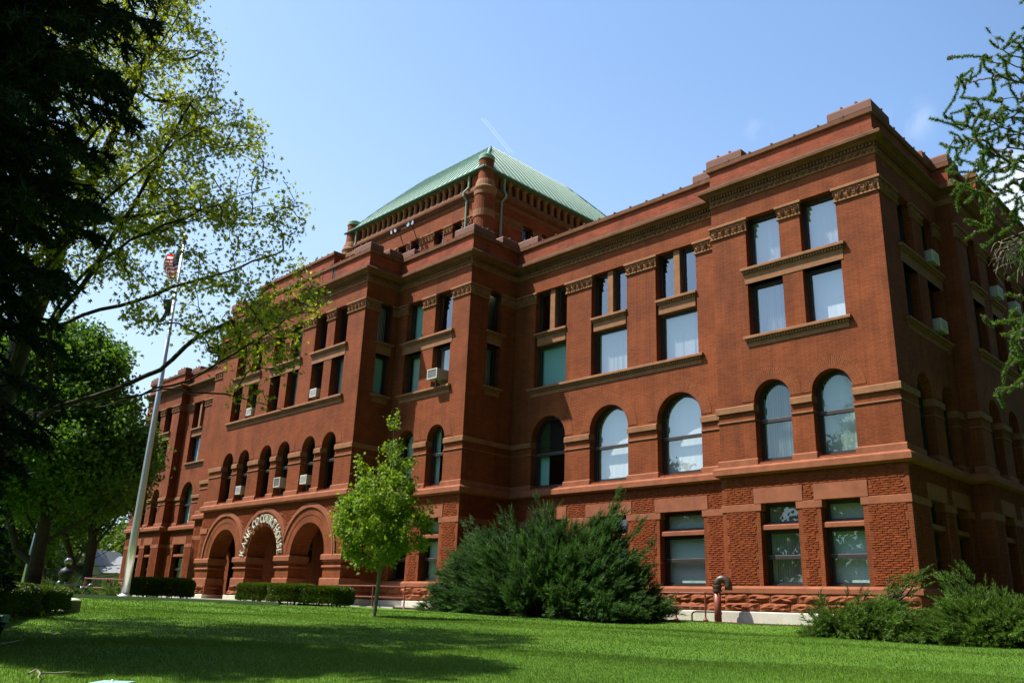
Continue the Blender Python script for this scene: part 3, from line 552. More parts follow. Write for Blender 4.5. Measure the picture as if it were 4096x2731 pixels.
# plain walls that face away, and the little returns
for q in ((XE, XE, 60, Y6), (X3L, X3L, Y5, Y3), (-15.36, -15.36, Y2, Y1), (XS, XR, 44.2, 44.2), (XR, XR, 44.2, 60), (XR, XE, 60, 60), (XR, XS, 30.2, 30.2)):
    mb = MB(); mb.quad((q[0], q[2], -.4), (q[1], q[3], -.4), (q[1], q[3], 15.52), (q[0], q[2], 15.52)); mb.build('wall', 'brick', CH)
wall(lambda a, z, d: (X4L+d, a, z), Y4, Y3, 0, 15.52, [('a', 22.16, .42, .12, 2.3)], dp=.3)
# continuous mouldings, carried round every corner
def run(name, m, prof, path=FULL):
    mb = MB(); mb.sweep(path, prof); return mb.build(name, m, CH)
run('belt_course', 'redstone', [(-.02, 4.55), (.10, 4.56), (.20, 4.62), (.20, 4.80), (.17, 4.84), (.11, 4.88), (-.02, 4.90)])
run('cornice', 'darkstone', [(-.02, 14.86), (.045, 14.87), (.045, 15.0), (.12, 15.01), (.20, 15.07), (.35, 15.12), (.36, 15.22), (.30, 15.27), (.06, 15.29)])
run('stone_band', 'darkstone', [(.055, 15.285), (.055, 15.50), (-.02, 15.52)])
run('frieze', 'brownstone', [(-.02, 14.60), (.05, 14.61), (.05, 14.65), (.018, 14.66), (.018, 14.862)])
SEGS = [(front(Y6), XE, X6, 1, 1), (right(X6), Y6, Y5, 0, -1), (front(Y5), X6, X3L, 0, 0), (front(Y3), X3L, X4L, 1, 0), (front(Y4), X4L, X4, 1, 1), (right(X4), Y4, Y3, 0, -1), (front(Y3), X4, X3, 0, 1), (right(X3), Y3, Y2, 0, -1), (front(Y2), X3, -15.36, 0, 0), (front(Y1), -15.36, XR, 1, 1), (right(XR), Y1, 30.2, 0, 0), (right(XS), 30.2, 44.2, 1, 1)]
for i, (P, u, v, l, r_) in enumerate(SEGS):
    mb = MB(); leaves(mb, P, u, v, 14.665, 14.85, -.019, 100+i, .24, .075); mb.build('carved_frieze', 'brownstone', CH)
    mb = MB(); dentils(mb, P, u, v, 14.885, 14.985, -.045, -.105, .12); mb.build('dentil_moulding', 'darkstone', CH)
LEFT = FULL[:8]; RIGHT = FULL[8:]
cut = lambda p: [q for q in p]
for pth in ([(XE, 60), (XE, Y6), (X6, Y6), (X6, Y5), (X3L, Y5), (X3L, Y3), (X4L-.02, Y3)], [(X4, Y4+.9), (X4, Y3), (X3, Y3), (X3, Y2), (-15.36, Y2), (-15.36, Y1), (XR, Y1), (XR, 30.2), (XS, 30.2), (XS, 44.2), (XR, 44.2), (XR, 60)]):
    run('water_table', 'redstone', [(-.02, .84), (.075, .845), (.085, .86), (.085, 1.0), (.02, 1.075), (-.02, 1.078)], pth)
    run('foundation', 'limestone', [(-.02, -.6), (.17, -.6), (.17, .27), (.145, .298), (-.02, .30)], pth)
# parapet, coping and blocks
run('parapet', 'parapet_brick', [(0.0, 15.52), (0.0, 16.075)])
run('coping', 'darkstone', [(-.02, 16.07), (.05, 16.07), (.09, 16.10), (.10, 16.255), (.05, 16.28), (-.40, 16.28), (-.42, 16.10), (-.34, 15.5)])
mb = MB()
for P, u, v, l, r_ in SEGS:                           # the little rolls over each coping joint
    n = max(1, int((v-u)/.78))
    for k in range(1, n): a = u+(v-u)*k/n; mb.tube([P(a, 16.285, -.11), P(a, 16.285, .42)], .045, 6)
mb.build('joint_roll', 'darkstone', CH)
def block(x0, x1, y0, y1, z0=16.282, z1=16.64, m='blockstone'):
    mb = MB(); c = .09; q = []
    for z, i in ((z0, 0), (z1-c, 0), (z1-c*.3, c*.35), (z1, c)):
        q += [(x0+i, y0+i, z), (x1-i, y0+i, z), (x1-i, y1-i, z), (x0+i, y1-i, z)]
    f = [(12, 13, 14, 15)]
    for k in range(3):
        for j in range(4): f.append((k*4+j, k*4+(j+1) % 4, k*4+4+(j+1) % 4, k*4+4+j))
    mb.add(q, f); n = int(max(x1-x0, y1-y0)/.62)
    for k in range(1, n+1):
        if x1-x0 > y1-y0: a = x0+(x1-x0)*k/(n+1); mb.tube([(a, y0+.02, z1+.012), (a, y1-.02, z1+.012)], .045, 6)
        else: a = y0+(y1-y0)*k/(n+1); mb.tube([(x0+.02, a, z1+.012), (x1-.02, a, z1+.012)], .045, 6)
    mb.build('coping_block', m, CH)
t = .08
for xa, xb, ya, yb in ((-15.44, -13.95, Y1-t, Y1+.42), (-10.65, XR+t, Y1-t, Y1+.42), (XR-.42, XR+t, Y1+.421, 26.4), (-16.45, -15.45, Y2-t, Y2+.42), (X3, -24.85, Y2-t, Y2+.42), (-27.42, X3+t, Y3-t, Y3+.42), (X3-.42, X3+t, Y3+.421, 24.0),
     (X3-.42, X3+t, 24.5, Y2-.10), (X4, -30.4, Y3-t, Y3+.42), (X4-.42, X4+t, 21.9, Y3-.10), (-32.66, X4+t, Y4-t, Y4+.42), (X4-.42, X4+t, Y4+.421, 21.55), (X4L-t, -43.9, Y4-t, Y4+.42),
     (X6-1.3, X6+t, Y6-t, Y6+.42), (X6, -59.6, Y5-t, Y5+.42), (XE-t, XE+1.3, Y6-t, Y6+.42), (XS-.42, XS+t, 30.12, 31.3), (XR-.42, XR+t, 29.3, 30.1), (XS-1.0, XS-.421, 30.12, 30.6), (XS-.42, XS+t, 43.0, 44.28)):
    block(xa, xb, ya, yb)
def raised(P, u, v, zt):                              # the taller middle of a parapet
    mb = MB(); mb.mbox(P, u, v, 15.53, zt-.18, -.03, .5); mb.build('parapet', 'parapet_brick', CH)
    mb = MB(); m_ = .35; mb.mbox(P, u+.9, v-.9, 16.13, 16.17, -.05, 0); mb.mbox(P, u+.9, u+.94, 15.75, 16.13, -.05, 0); mb.mbox(P, v-.94, v-.9, 15.75, 16.13, -.05, 0); mb.build('panel_frame', 'parapet_brick', CH)
    mb = MB(); mb.rbox(P, u-.08, v+.08, zt-.18, zt, -.13, .6, .05)
    n = int((v-u)/.55)
    for k in range(n+1): a = u+(v-u)*k/n; mb.tube([P(a, zt+.01, -.10), P(a, zt+.01, .55)], .05, 6)
    mb.build('coping', 'darkstone', CH)
raised(front(Y4), -42.0, -34.55, 16.98)
raised(right(XS), 33.4, 41.0, 17.15)
mb = MB(); mb.mbox(front(Y4), -34.50, -34.35, 15.53, 16.0, -.004, .02); mb.mbox(front(Y4), -42.2, -42.05, 15.53, 16.0, -.004, .02); mb.build('slot_shade', 'black', CH)  # flat black strips painted in for the shade of slots beside the raised parapet
mb = MB(); mb.box(-34.2, -32.75, Y4+.55, Y4+1.9, 15.5, 16.75); mb.build('parapet', 'parapet_brick', CH); block(-34.3, -32.65, Y4+.45, Y4+2.0, 16.752, 17.0, 'darkstone')
# roof deck and the unlit inside
mb = MB(); mb.add([(x, y, 15.45) for x, y in FULL], [tuple(range(len(FULL)))]); mb.build('roof', 'darkstone', CH)
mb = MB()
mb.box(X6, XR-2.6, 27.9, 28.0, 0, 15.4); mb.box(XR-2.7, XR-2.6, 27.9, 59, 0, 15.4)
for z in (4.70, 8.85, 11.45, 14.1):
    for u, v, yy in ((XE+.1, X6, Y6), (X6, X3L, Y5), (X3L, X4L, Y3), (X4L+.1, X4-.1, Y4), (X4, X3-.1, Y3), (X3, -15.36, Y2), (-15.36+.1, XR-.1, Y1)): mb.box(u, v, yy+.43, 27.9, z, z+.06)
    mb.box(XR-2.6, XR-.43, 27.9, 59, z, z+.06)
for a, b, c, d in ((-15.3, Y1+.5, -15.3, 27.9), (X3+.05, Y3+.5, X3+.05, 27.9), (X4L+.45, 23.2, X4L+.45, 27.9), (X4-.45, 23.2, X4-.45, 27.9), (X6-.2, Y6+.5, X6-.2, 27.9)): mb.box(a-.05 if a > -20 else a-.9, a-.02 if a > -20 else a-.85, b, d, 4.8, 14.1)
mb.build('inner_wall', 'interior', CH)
mb = MB(); mb.box(-27.6, -26.7, 23.7, 24.1, 13.9, 14.0); mb.box(-27.6, -26.7, 24.5, 24.9, 13.9, 14.0); mb.build('ceiling_lamp', 'lit', CH)
# the entrance porch
P = front(Y4)
for i, (c, r_) in enumerate(BIG):
    lim = (c-2.02 if i else c-9, c+2.02 if i < 2 else c+9)
    mb = MB(); ring(mb, P, c, 2.12, 1.43, 1.76, 40, -.03, lim=lim); ring(mb, P, c, 2.12, 1.76, 2.10, 40, -.045, lim=lim, inner=False); mb.build('entrance_arch', 'arch_brick', CH)
    mb = MB(); ring(mb, P, c, 2.12, 2.10, 2.20, 40, -.10, lim=lim); ring(mb, P, c, 2.12, 2.20, 2.30, 40, -.07, lim=lim); mb.build('hood_mould', 'redstone', CH)
for i, (u, v) in enumerate(intervals(X4L, X4, BIG)):
    l, r_ = (1 if i == 0 else 0), (1 if i == 3 else 0); e = .0
    def pier(name, m, z0, z1, pr, c=.03, dback=.95):
        mb = MB(); mb.rbox(P, u-l*pr-(0 if l else pr), v+pr, z0, z1, -pr, dback+.02, c); mb.build(name, m, CH)
    pier('pier_impost', 'redstone', 1.88, 2.118, .11, .05); pier('pier_impost', 'redstone', 1.79, 1.879, .05, .02); pier('pier_bead', 'redstone', 1.56, 1.64, .06, .025); pier('pier_base', 'redstone', .78, 1.12, .08, .04)
    for z0, z1, pr in ((.54, .78, .13), (.30, .54, .17)):
        pier('rock_faced_course', 'rockstone', z0, z1-.012, pr*.7, .03); rock(P, u-pr*.7, v+pr*.7, z0, z1, nx_(), pr=pr*1.25)
        rock(right(v), Y4+.02, Y4+.93, z0, z1, nx_(), pr=pr*1.1)
    pier('plinth', 'limestone', -.2, .298, .26, .03)
ex = lambda a, z: any((a-c)**2+(z-2.12)**2 < 2.33**2 for c, _ in BIG) or (z > 3.38 and z < 3.7 and (a < -44.2 or a > -32.2))
rust(P, [(X4L+.12, X4-.12, 2.16, 4.54)], ex, 77)
for u, v in ((X4L, -44.35), (-32.15, X4)):
    mb = MB(); mb.rbox(P, u-.02, v, 3.41, 3.66, -.05, .2, .012); mb.build('spring_band', 'redstone', CH)
mb = MB(); mb.box(X4L-.3, X4+.3, Y4-.45, 23.4, -.6, .10); mb.build('porch_floor', 'concrete', CH)
PB = front(23.0)
wall(PB, X4L, X4, .1, 4.6, [('a', -38.25, 1.05, 1.9, 2.6), ('a', -34.20, .95, .12, 2.4)], dp=.2)
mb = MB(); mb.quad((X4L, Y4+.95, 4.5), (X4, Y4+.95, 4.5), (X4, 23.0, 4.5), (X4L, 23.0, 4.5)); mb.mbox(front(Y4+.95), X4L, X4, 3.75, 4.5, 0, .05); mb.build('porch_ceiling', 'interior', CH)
window(PB, ('a', -38.25, 1.05, 1.9, 2.6), dp=.1, rails=(2.6,), seed=5)
mb = MB(); mb.mbox(PB, -35.15, -33.25, .12, 2.4, .12, .18); mb.mbox(PB, -34.23, -34.17, .12, 2.4, .09, .12); dr = mb.build('door', 'black', CH)
m2 = MB(); m2.mbox(PB, -34.12, -33.86, 1.15, 1.52, .10, .115); m2.mbox(PB, -34.14, -33.88, .95, 1.06, .10, .115); m2.build('notice', 'white_paint', dr)
m2 = MB(); m2.tube([PB(-34.3, 1.0, .08), PB(-34.3, 1.35, .08)], .02, 6); m2.build('handle', 'frame_light', dr)
window(PB, ('a', -34.20, .95, 2.41, 2.43), dp=.1, seed=6)
mb = MB(); mb.mbox(P, -36.98, -36.93, .1, 2.15, .55, .60); mb.mbox(P, -36.98, -36.30, 2.1, 2.15, .55, .60); mb.build('gate_frame', 'black', CH)
# raised letters round the middle arch
G = dict(K=[((.1, 0), (.1, 1), .17), ((.8, 1), (.15, .42), .08), ((.32, .55), (.85, 0), .16)], A=[((0, 0), (.45, 1), .08), ((.45, 1), (.92, 0), .17), ((.2, .32), (.72, .32), .07)],
 N=[((.1, 0), (.1, 1), .08), ((.1, 1), (.85, 0), .17), ((.85, 0), (.85, 1), .08)], E=[((.12, 0), (.12, 1), .17), ((.12, .96), (.72, .96), .08), ((.12, .5), (.58, .5), .07), ((.12, .04), (.76, .04), .08)],
 R=[((.12, 0), (.12, 1), .17), ((.12, .96), (.5, .96), .08), ((.5, .96), (.72, .76), .15), ((.72, .76), (.5, .52), .15), ((.5, .52), (.12, .5), .07), ((.42, .5), (.85, 0), .16)],
 T=[((.42, 0), (.42, 1), .17), ((0, .96), (.85, .96), .08), ((.02, .96), (0, .76), .06), ((.84, .96), (.86, .76), .06)], H=[((.1, 0), (.1, 1), .16), ((.85, 0), (.85, 1), .16), ((.1, .52), (.85, .52), .07)],
 U=[((.1, 1), (.1, .3), .16), ((.1, .3), (.3, .04), .12), ((.3, .04), (.6, .04), .09), ((.6, .04), (.8, .3), .09), ((.8, .3), (.8, 1), .08)])
def arcs(a0, a1, n, cx, cy, rx, ry):
    p = [(cx+rx*math.cos(a0+(a1-a0)*i/n), cy+ry*math.sin(a0+(a1-a0)*i/n)) for i in range(n+1)]
    return [(p[i], p[i+1], .075+.10*abs(math.cos((a0+(a1-a0)*(i+.5)/n)))) for i in range(n)]
G['O'] = arcs(0, 2*math.pi, 14, .46, .5, .40, .46); G['C'] = arcs(math.radians(45), math.radians(318), 10, .48, .5, .40, .46)+[((.78, .98), (.78, .70), .06)]
G['S'] = [((.72, .95), (.72, .72), .06), ((.7, .85), (.42, .96), .09), ((.42, .96), (.15, .76), .13), ((.15, .76), (.38, .54), .15), ((.38, .54), (.7, .28), .17), ((.7, .28), (.45, .04), .12), ((.45, .04), (.1, .14), .08), ((.09, .3), (.08, .04), .06)]
G['.'] = [((.08, .02), (.20, .02), .14)]
SERIF = dict(K=[(.1, 0), (.1, 1), (.82, 1), (.85, 0)], A=[(0, 0), (.92, 0)], N=[(.1, 0), (.1, 1), (.85, 1)], H=[(.1, 0), (.1, 1), (.85, 0), (.85, 1)], R=[(.12, 0), (.85, 0)], T=[(.42, 0)], U=[(.1, 1), (.8, 1)])
LET = [('K', 174), ('A', 160.5), ('N', 148), ('E', 136), ('C', 121), ('O', 110.5), ('.', 104), ('C', 96.5), ('O', 87), ('U', 76.5), ('R', 66), ('T', 56), ('H', 44), ('O', 33.7), ('U', 24), ('S', 15), ('E', 6.2)]
cx, cz, hgt, r0 = -38.25, 2.10, .40, 1.61
for ch, th in LET:
    th = math.radians(th); rad = Vector((math.cos(th), math.sin(th))); tan = Vector((math.sin(th), -math.cos(th)))
    def q2(x, y): v = Vector((cx, cz))+rad*(r0+y*hgt)+tan*((x-.45)*hgt*.72); return v
    mb = MB(); st = list(G[ch])+[((x-.14, y), (x+.14, y), .06) for x, y in SERIF.get(ch, [])]
    for j, (p0, p1, w_) in enumerate(st):
        A, B = q2(*p0), q2(*p1); d = (B-A)
        if d.length < 1e-6: continue
        n = Vector((-d.y, d.x)).normalized()*w_*hgt*.34; e = d.normalized()*w_*hgt*.16; A -= e; B += e; dd = -.125-.0012*j
        c4 = [A+n, B+n, B-n, A-n]; pts = [P(c.x, c.y, dd) for c in c4]+[P(c.x, c.y, -.055) for c in c4]
        mb.add(pts, [(0, 1, 2, 3), (0, 4, 5, 1), (1, 5, 6, 2), (2, 6, 7, 3), (3, 7, 4, 0)])
    mb.build('letter', 'lettering', CH)
# the tower
TX0, TX1, TY0, TY1 = -44.85, -31.65, 28.1, 42.4
TF, TR = front(TY0), right(TX1); tw = [-42.35, -40.95, -39.05, -37.65, -36.15, -34.65, -33.55]
tw = [(-43.0, .42), (-41.45, .42), (-39.75, .42), (-38.80, .42), (-37.70, .42), (-35.45, .42), (-33.80, .46)]
tw = [(c, .42) for c in (-42.7, -41.4, -38.85, -37.6, -35.4, -33.75)]
ts = [(31.65, .44), (33.2, .44), (35.6, .44), (37.0, .44)]
wall(TF, TX0, TX1, 15.4, 22.75, [('r', c-h, c+h, 19.0, 21.1) for c, h in tw], dp=.3, name='tower_wall')
wall(TR, TY0, TY1, 15.4, 22.75, [('r', c-h, c+h, 19.0, 21.35) for c, h in ts], dp=.3, name='tower_wall')
mb = MB(); mb.quad((TX0, TY0, 15.4), (TX0, TY1, 15.4), (TX0, TY1, 23.6), (TX0, TY0, 23.6)); mb.quad((TX0, TY1, 15.4), (TX1, TY1, 15.4), (TX1, TY1, 23.6), (TX0, TY1, 23.6))
mb.box(TX0+.02, TX1-.02, TY0+.8, TY0+.9, 16, 22); mb.box(TX1-.9, TX1-.8, TY0+.9, TY1-.1, 16, 22); mb.build('tower_wall', 'brick', CH)
for i, (c, h) in enumerate(tw): window(TF, ('r', c-h, c+h, 19.0, 21.1), dp=.2, glass='mirror_glass', rails=(20.1,), seed=i)
for i, (c, h) in enumerate(ts): window(TR, ('r', c-h, c+h, 19.0, 21.35), dp=.2, glass='mirror_glass', rails=(20.3,), seed=i)
for P_, wins, u, v, zt in ((TF, tw, TX0+.7, TX1-.7, 21.1), (TR, ts, TY0+.7, TY1-.7, 21.35)):
    for i, (a, b) in enumerate(intervals(u, v, wins)):
        mb = MB(); mb.mbox(P_, a, b, zt-.50, zt-.09, -.03, .05); mb.rbox(P_, a-.03, b+.03, zt-.09, zt-.01, -.09, .05, .02); leaves(mb, P_, a, b, zt-.48, zt-.10, -.031, i, .28, .06); mb.build('tower_capital', 'brownstone', CH)
tp = [(TX0, TY1), (TX0, TY0), (TX1, TY0), (TX1, TY1)]
run('tower_frieze', 'brownstone', [(-.02, 21.98), (.05, 22.0), (.02, 22.03), (.02, 22.22)], tp)
run('tower_cornice', 'darkstone', [(-.02, 22.22), (.06, 22.24), (.08, 22.34), (.22, 22.42), (.24, 22.52), (.10, 22.60), (.08, 22.80), (-.30, 22.80)], tp)
for P_, u, v in ((TF, TX0+.6, TX1-.6), (TR, TY0+.6, TY1-.6)):
    mb = MB(); leaves(mb, P_, u, v, 22.03, 22.21, -.021, 3, .24, .06); mb.build('carved_frieze', 'brownstone', CH)
    mb = MB(); dentils(mb, P_, u, v, 22.26, 22.33, -.06, -.12, .12); mb.build('dentil_moulding', 'darkstone', CH)
    mb = MB(); mb.mbox(P_, u, v, 22.80, 23.72, .28, .32); mb.mbox(P_, u-.6, u+.45, 22.80, 23.72, -.02, .3); mb.mbox(P_, v-.45, v+.6, 22.80, 23.72, -.02, .3); mb.build('gallery_wall', 'brick', CH)
    n = 20; sp = (v-u-1.1)/n
    for k in range(n):
        a = u+.55+sp*(k+.5); mb = MB(); b0 = len(mb.v); p = P_(a, 0, .12)
        mb.lathe((p[0], p[1], 22.80), [(.17, 0), (.17, .06), (.135, .10), (.125, .60), (.15, .64), (.19, .74), (.19, .78)], 10); mb.mbox(P_, a-.20, a+.20, 23.58, 23.70, -.08, .30); mb.build('column', 'brownstone', CH, smooth=False)
mb = MB()
for x, y in ((TX1-.08, TY0+.16), (TX0+.08, TY0+.16), (TX1-.08, TY1-.16)):
    mb = MB(); mb.lathe((x, y, 15.4), [(.58, 0), (.58, 6.75), (.54, 7.2), (.50, 7.45), (.46, 7.65), (.43, 8.0), (.42, 8.9)], 24); tur = mb.build('turret', 'brick', CH)
    m2 = MB(); m2.lathe((x, y, 15.4), [(.40, 8.87), (.455, 8.88), (.46, 8.9), (.46, 9.12), (.43, 9.16), (.2, 9.19), (.001, 9.2)], 24); m2.build('turret_cap', 'copper', tur)
    m2 = MB(); m2.lathe((x, y, 15.4), [(.585, 5.24), (.62, 5.26), (.62, 5.66), (.585, 5.68)], 24); m2.build('turret_band', 'brownstone', tur); m2 = MB(); m2.lathe((x, y, 15.4), [(.585, 6.6), (.62, 6.63), (.62, 6.85), (.66, 6.95), (.67, 7.05), (.60, 7.14), (.55, 7.40), (.50, 7.56)], 24); m2.build('turret_band', 'brownstone', tur)
# copper roof: curved sides, raised seams
RP = [(-.0, 23.72), (.45, 24.32), (.97, 24.97), (1.57, 25.70), (2.12, 26.32), (2.92, 27.22), (3.45, 27.80), (3.85, 28.20)]; INS, ZE, ZT = 3.85, 23.72, 28.20
def rp(t): q = t*INS; return q, float(np.interp(q, [a for a, b in RP], [b for a, b in RP]))
ov = .22; nseg = 9; rings_ = []
for i in range(nseg+1):
    o, z = rp(i/nseg); e = o-ov; rings_.append([(TX0+e, TY0+e, z), (TX1-e, TY0+e, z), (TX1-e, TY1-e, z), (TX0+e, TY1-e, z)])
mb = MB()
for i in range(nseg):
    for k in range(4): mb.quad(rings_[i][k], rings_[i][(k+1) % 4], rings_[i+1][(k+1) % 4], rings_[i+1][k])
cxm, cym = (TX0+TX1)/2, (TY0+TY1)/2
for k in range(4): mb.add([rings_[-1][k], rings_[-1][(k+1) % 4], (cxm, cym, ZT+.01)], [(0, 1, 2)])
rf = mb.build('copper_roof', 'copper', CH)
mb = MB()
for side in range(2):
    n = 30
    for k in range(1, n):
        pts = []
        for i in range(nseg+1):
            o, z = rp(i/nseg); e = o-ov
            if side == 0: a = TX0-ov+(TX1-TX0+2*ov)*k/n; p = (a, TY0+e-.015, z+.015); ok = TX0+e <= a <= TX1-e
            else: a = TY0-ov+(TY1-TY0+2*ov)*k/n; p = (TX1-e+.015, a, z+.015); ok = TY0+e <= a <= TY1-e
            if ok: pts.append(p)
        if len(pts) > 1: mb.tube(pts, .028, 5)
for k in (0, 1, 2): mb.tube([rings_[i][k] for i in range(nseg+1)], .06, 6)
mb.build('roof_seam', 'copper_dark', rf)
mb = MB(); mb.tube([(TX0-.3, TY0-.28, ZE-.02), (TX1+.28, TY0-.28, ZE-.02)], .075, 8); mb.tube([(TX1+.28, TY0-.28, ZE-.02), (TX1+.28, TY1+.3, ZE-.02)], .075, 8)
mb.box(TX0-.2, TX1+.2, TY0-.2, TY0+.3, ZE-.12, ZE-.03); mb.box(TX1-.3, TX1+.2, TY0+.301, TY1+.2, ZE-.12, ZE-.03); mb.build('gutter', 'copper_dark', CH)
for pts in ([(-32.85, TY0-.10, 23.6), (-32.85, TY0-.10, 22.9), (-33.02, TY0-.32, 22.55), (-33.02, TY0-.32, 22.35), (-32.98, TY0-.08, 22.1), (-32.98, TY0-.08, 16)], [(TX1+.10, 29.55, 23.6), (TX1+.10, 29.55, 22.9), (TX1+.32, 29.5, 22.55), (TX1+.32, 29.5, 22.35), (TX1+.08, 29.4, 22.1), (TX1+.08, 29.4, 16)], [(-44.0, TY0-.10, 23.6), (-44.0, TY0-.10, 16)]):
    mb = MB(); mb.tube(pts, .07, 8); mb.build('downspout', 'copper', CH)
# ------------------------------------------------------------------ ground, path, lawn
nr = np.random.default_rng(11)
rad = np.concatenate([np.linspace(1.5, 45, 88), np.geomspace(47, 3800, 30)]); ang = np.linspace(0, 2*np.pi, 181)[:-1]
RR, AA = np.meshgrid(rad, ang, indexing='ij'); X, Y = RR*np.sin(AA), RR*np.cos(AA); Z = gz(X, Y)
Z = Z+np.where(RR < 45, 0.012*np.sin(X*1.3+Y*.7)+0.010*np.sin(Y*1.9-X*.4), 0)
V = np.stack([X, Y, Z], -1).reshape(-1, 3); na = len(ang)
Fq = [(i*na+j, i*na+(j+1) % na, (i+1)*na+(j+1) % na, (i+1)*na+j) for i in range(len(rad)-1) for j in range(na)]
V = np.vstack([V, [[0, 0, -.97]]]); Fc = np.array(Fq)
tag(npmesh('lawn', V, Fc, 'lawn', smooth=True), kind='structure')
def blades(n, r0, r1, h0, h1, wdt, p=1.0):
    r = r0+(r1-r0)*nr.random(n)**p; a = np.radians(nr.uniform(-79, -8, n)); x, y = r*np.sin(a), r*np.cos(a); z = gz(x, y)+0.012*np.sin(x*1.3+y*.7)+0.010*np.sin(y*1.9-x*.4)-.01
    ok = ~((y > 24.3) & (x > -31)) & ~((y > 20.0) & (x < -31)); x, y, z, r = x[ok], y[ok], z[ok], r[ok]; n = len(x)
    h = nr.uniform(h0, h1, n)*(1+(nr.random(n) < .02)*1.1); t = nr.uniform(0, 2*np.pi, n); l = nr.uniform(0, .6, n)*h; t2 = nr.uniform(0, 2*np.pi, n); ww = wdt*(r/12)**.5
    b = np.stack([x, y, z], -1); s = np.stack([np.cos(t)*ww, np.sin(t)*ww, 0*t], -1); tip = b+np.stack([np.cos(t2)*l, np.sin(t2)*l, h], -1)
    patch = .5+.25*np.sin(x*.9+y*.5)+.2*np.sin(y*1.1-x*.6+1)
    tone = np.clip(patch*.5+nr.random(n)*.5, 0, 1); tone = np.where(nr.random(n) < .008, 1.7, tone)
    return np.stack([b-s, b+s, tip], 1).reshape(-1, 3), np.repeat(tone, 3)
vs, ts_ = zip(blades(230000, 7.2, 13, .020, .042, .0038), blades(190000, 12, 24, .020, .040, .0060), blades(80000, 22, 33.2, .024, .044, .010))
V = np.vstack(vs); T = np.concatenate(ts_)
tag(npmesh('grass', V, np.arange(len(V)).reshape(-1, 3), 'grass', tone=T), kind='stuff')
def strip(name, m, pts, wd, lift, kind='structure'):
    mb = MB(); L = []
    for i, (x, y) in enumerate(pts):
        d = Vector((pts[min(i+1, len(pts)-1)][0]-pts[max(i-1, 0)][0], pts[min(i+1, len(pts)-1)][1]-pts[max(i-1, 0)][1])).normalized(); n = Vector((-d.y, d.x))*wd/2
        for s_ in (-1, 1): L.append((x+n.x*s_, y+n.y*s_, float(gz(x, y))+lift))
    b = len(mb.v); mb.add(L, [(2*i, 2*i+1, 2*i+3, 2*i+2) for i in range(len(pts)-1)])
    for s_ in (0, 1): mb.add([L[2*i+s_] for i in range(len(pts))]+[(L[2*i+s_][0], L[2*i+s_][1], L[2*i+s_][2]-.2) for i in range(len(pts))], [(i, i+1, len(pts)+i+1, len(pts)+i) for i in range(len(pts)-1)])
    return tag(mb.build(name, m), kind=kind)
strip('entrance_path', 'concrete', [(-30.4, 19.3), (-33, 18.2), (-36, 17.2), (-40, 16.4), (-44, 15.6), (-48, 14.6), (-52, 13.4)], 2.6, .055)
strip('side_path', 'concrete', [(34.6*math.sin(math.radians(a)), 34.6*math.cos(math.radians(a))) for a in range(-78, -59)], 2.2, .085)
strip('mulch_bed', 'soil', [(-30.5, 22.0), (-26.5, 22.25), (-24, 23.9), (-20, 24.3), (-15, 24.3), (-9, 23.7), (-7.6, 24.5)], 1.1, .02)

# ------------------------------------------------------------------ foliage tools
TPL = dict(
 diamond=(np.array([(0, 0, 0), (.5, .32, .06), (1, 0, 0), (.5, -.32, .06)]), np.array([(0, 1, 2), (0, 2, 3)])),
 maple=(np.array([(0, 0, 0), (.05, .42, 0), (.28, .14, .03), (.66, .52, 0), (.52, .14, .03), (1, 0, -.05), (.52, -.14, .03), (.66, -.52, 0), (.28, -.14, .03), (.05, -.42, 0)]), np.array([(0, i, i+1) for i in range(1, 9)])),
 needle=(np.array([(0, .5, 0), (0, -.5, 0), (1, 0, 0)]), np.array([(0, 1, 2)])),
)
def frames(A, rng_):
    A = A/np.linalg.norm(A, axis=1, keepdims=True); r = rng_.normal(size=A.shape); B = np.cross(A, r); B /= np.linalg.norm(B, axis=1, keepdims=True); return A, B, np.cross(A, B)
def leafmesh(Pp, A, size, kind, rng_, wscale=1.0, tone=None):
    tv, tf = TPL[kind]; A, B, C = frames(A, rng_); n = len(Pp); s = np.broadcast_to(np.asarray(size, float), (n,))[:, None, None]
    V = Pp[:, None, :]+s*(tv[None, :, :1]*A[:, None, :]+wscale*tv[None, :, 1:2]*B[:, None, :]+tv[None, :, 2:]*C[:, None, :])
    F = (np.arange(n)*len(tv))[:, None, None]+tf[None]; tn = rng_.random(n) if tone is None else tone
    return V.reshape(-1, 3), F.reshape(-1, 3), np.repeat(tn, len(tv))
def merge(parts):
    o, V, F, T = 0, [], [], []
    for v, f, t_ in parts: V.append(v); F.append(f+o); T.append(t_); o += len(v)
    return np.vstack(V), np.vstack(F), np.concatenate(T)
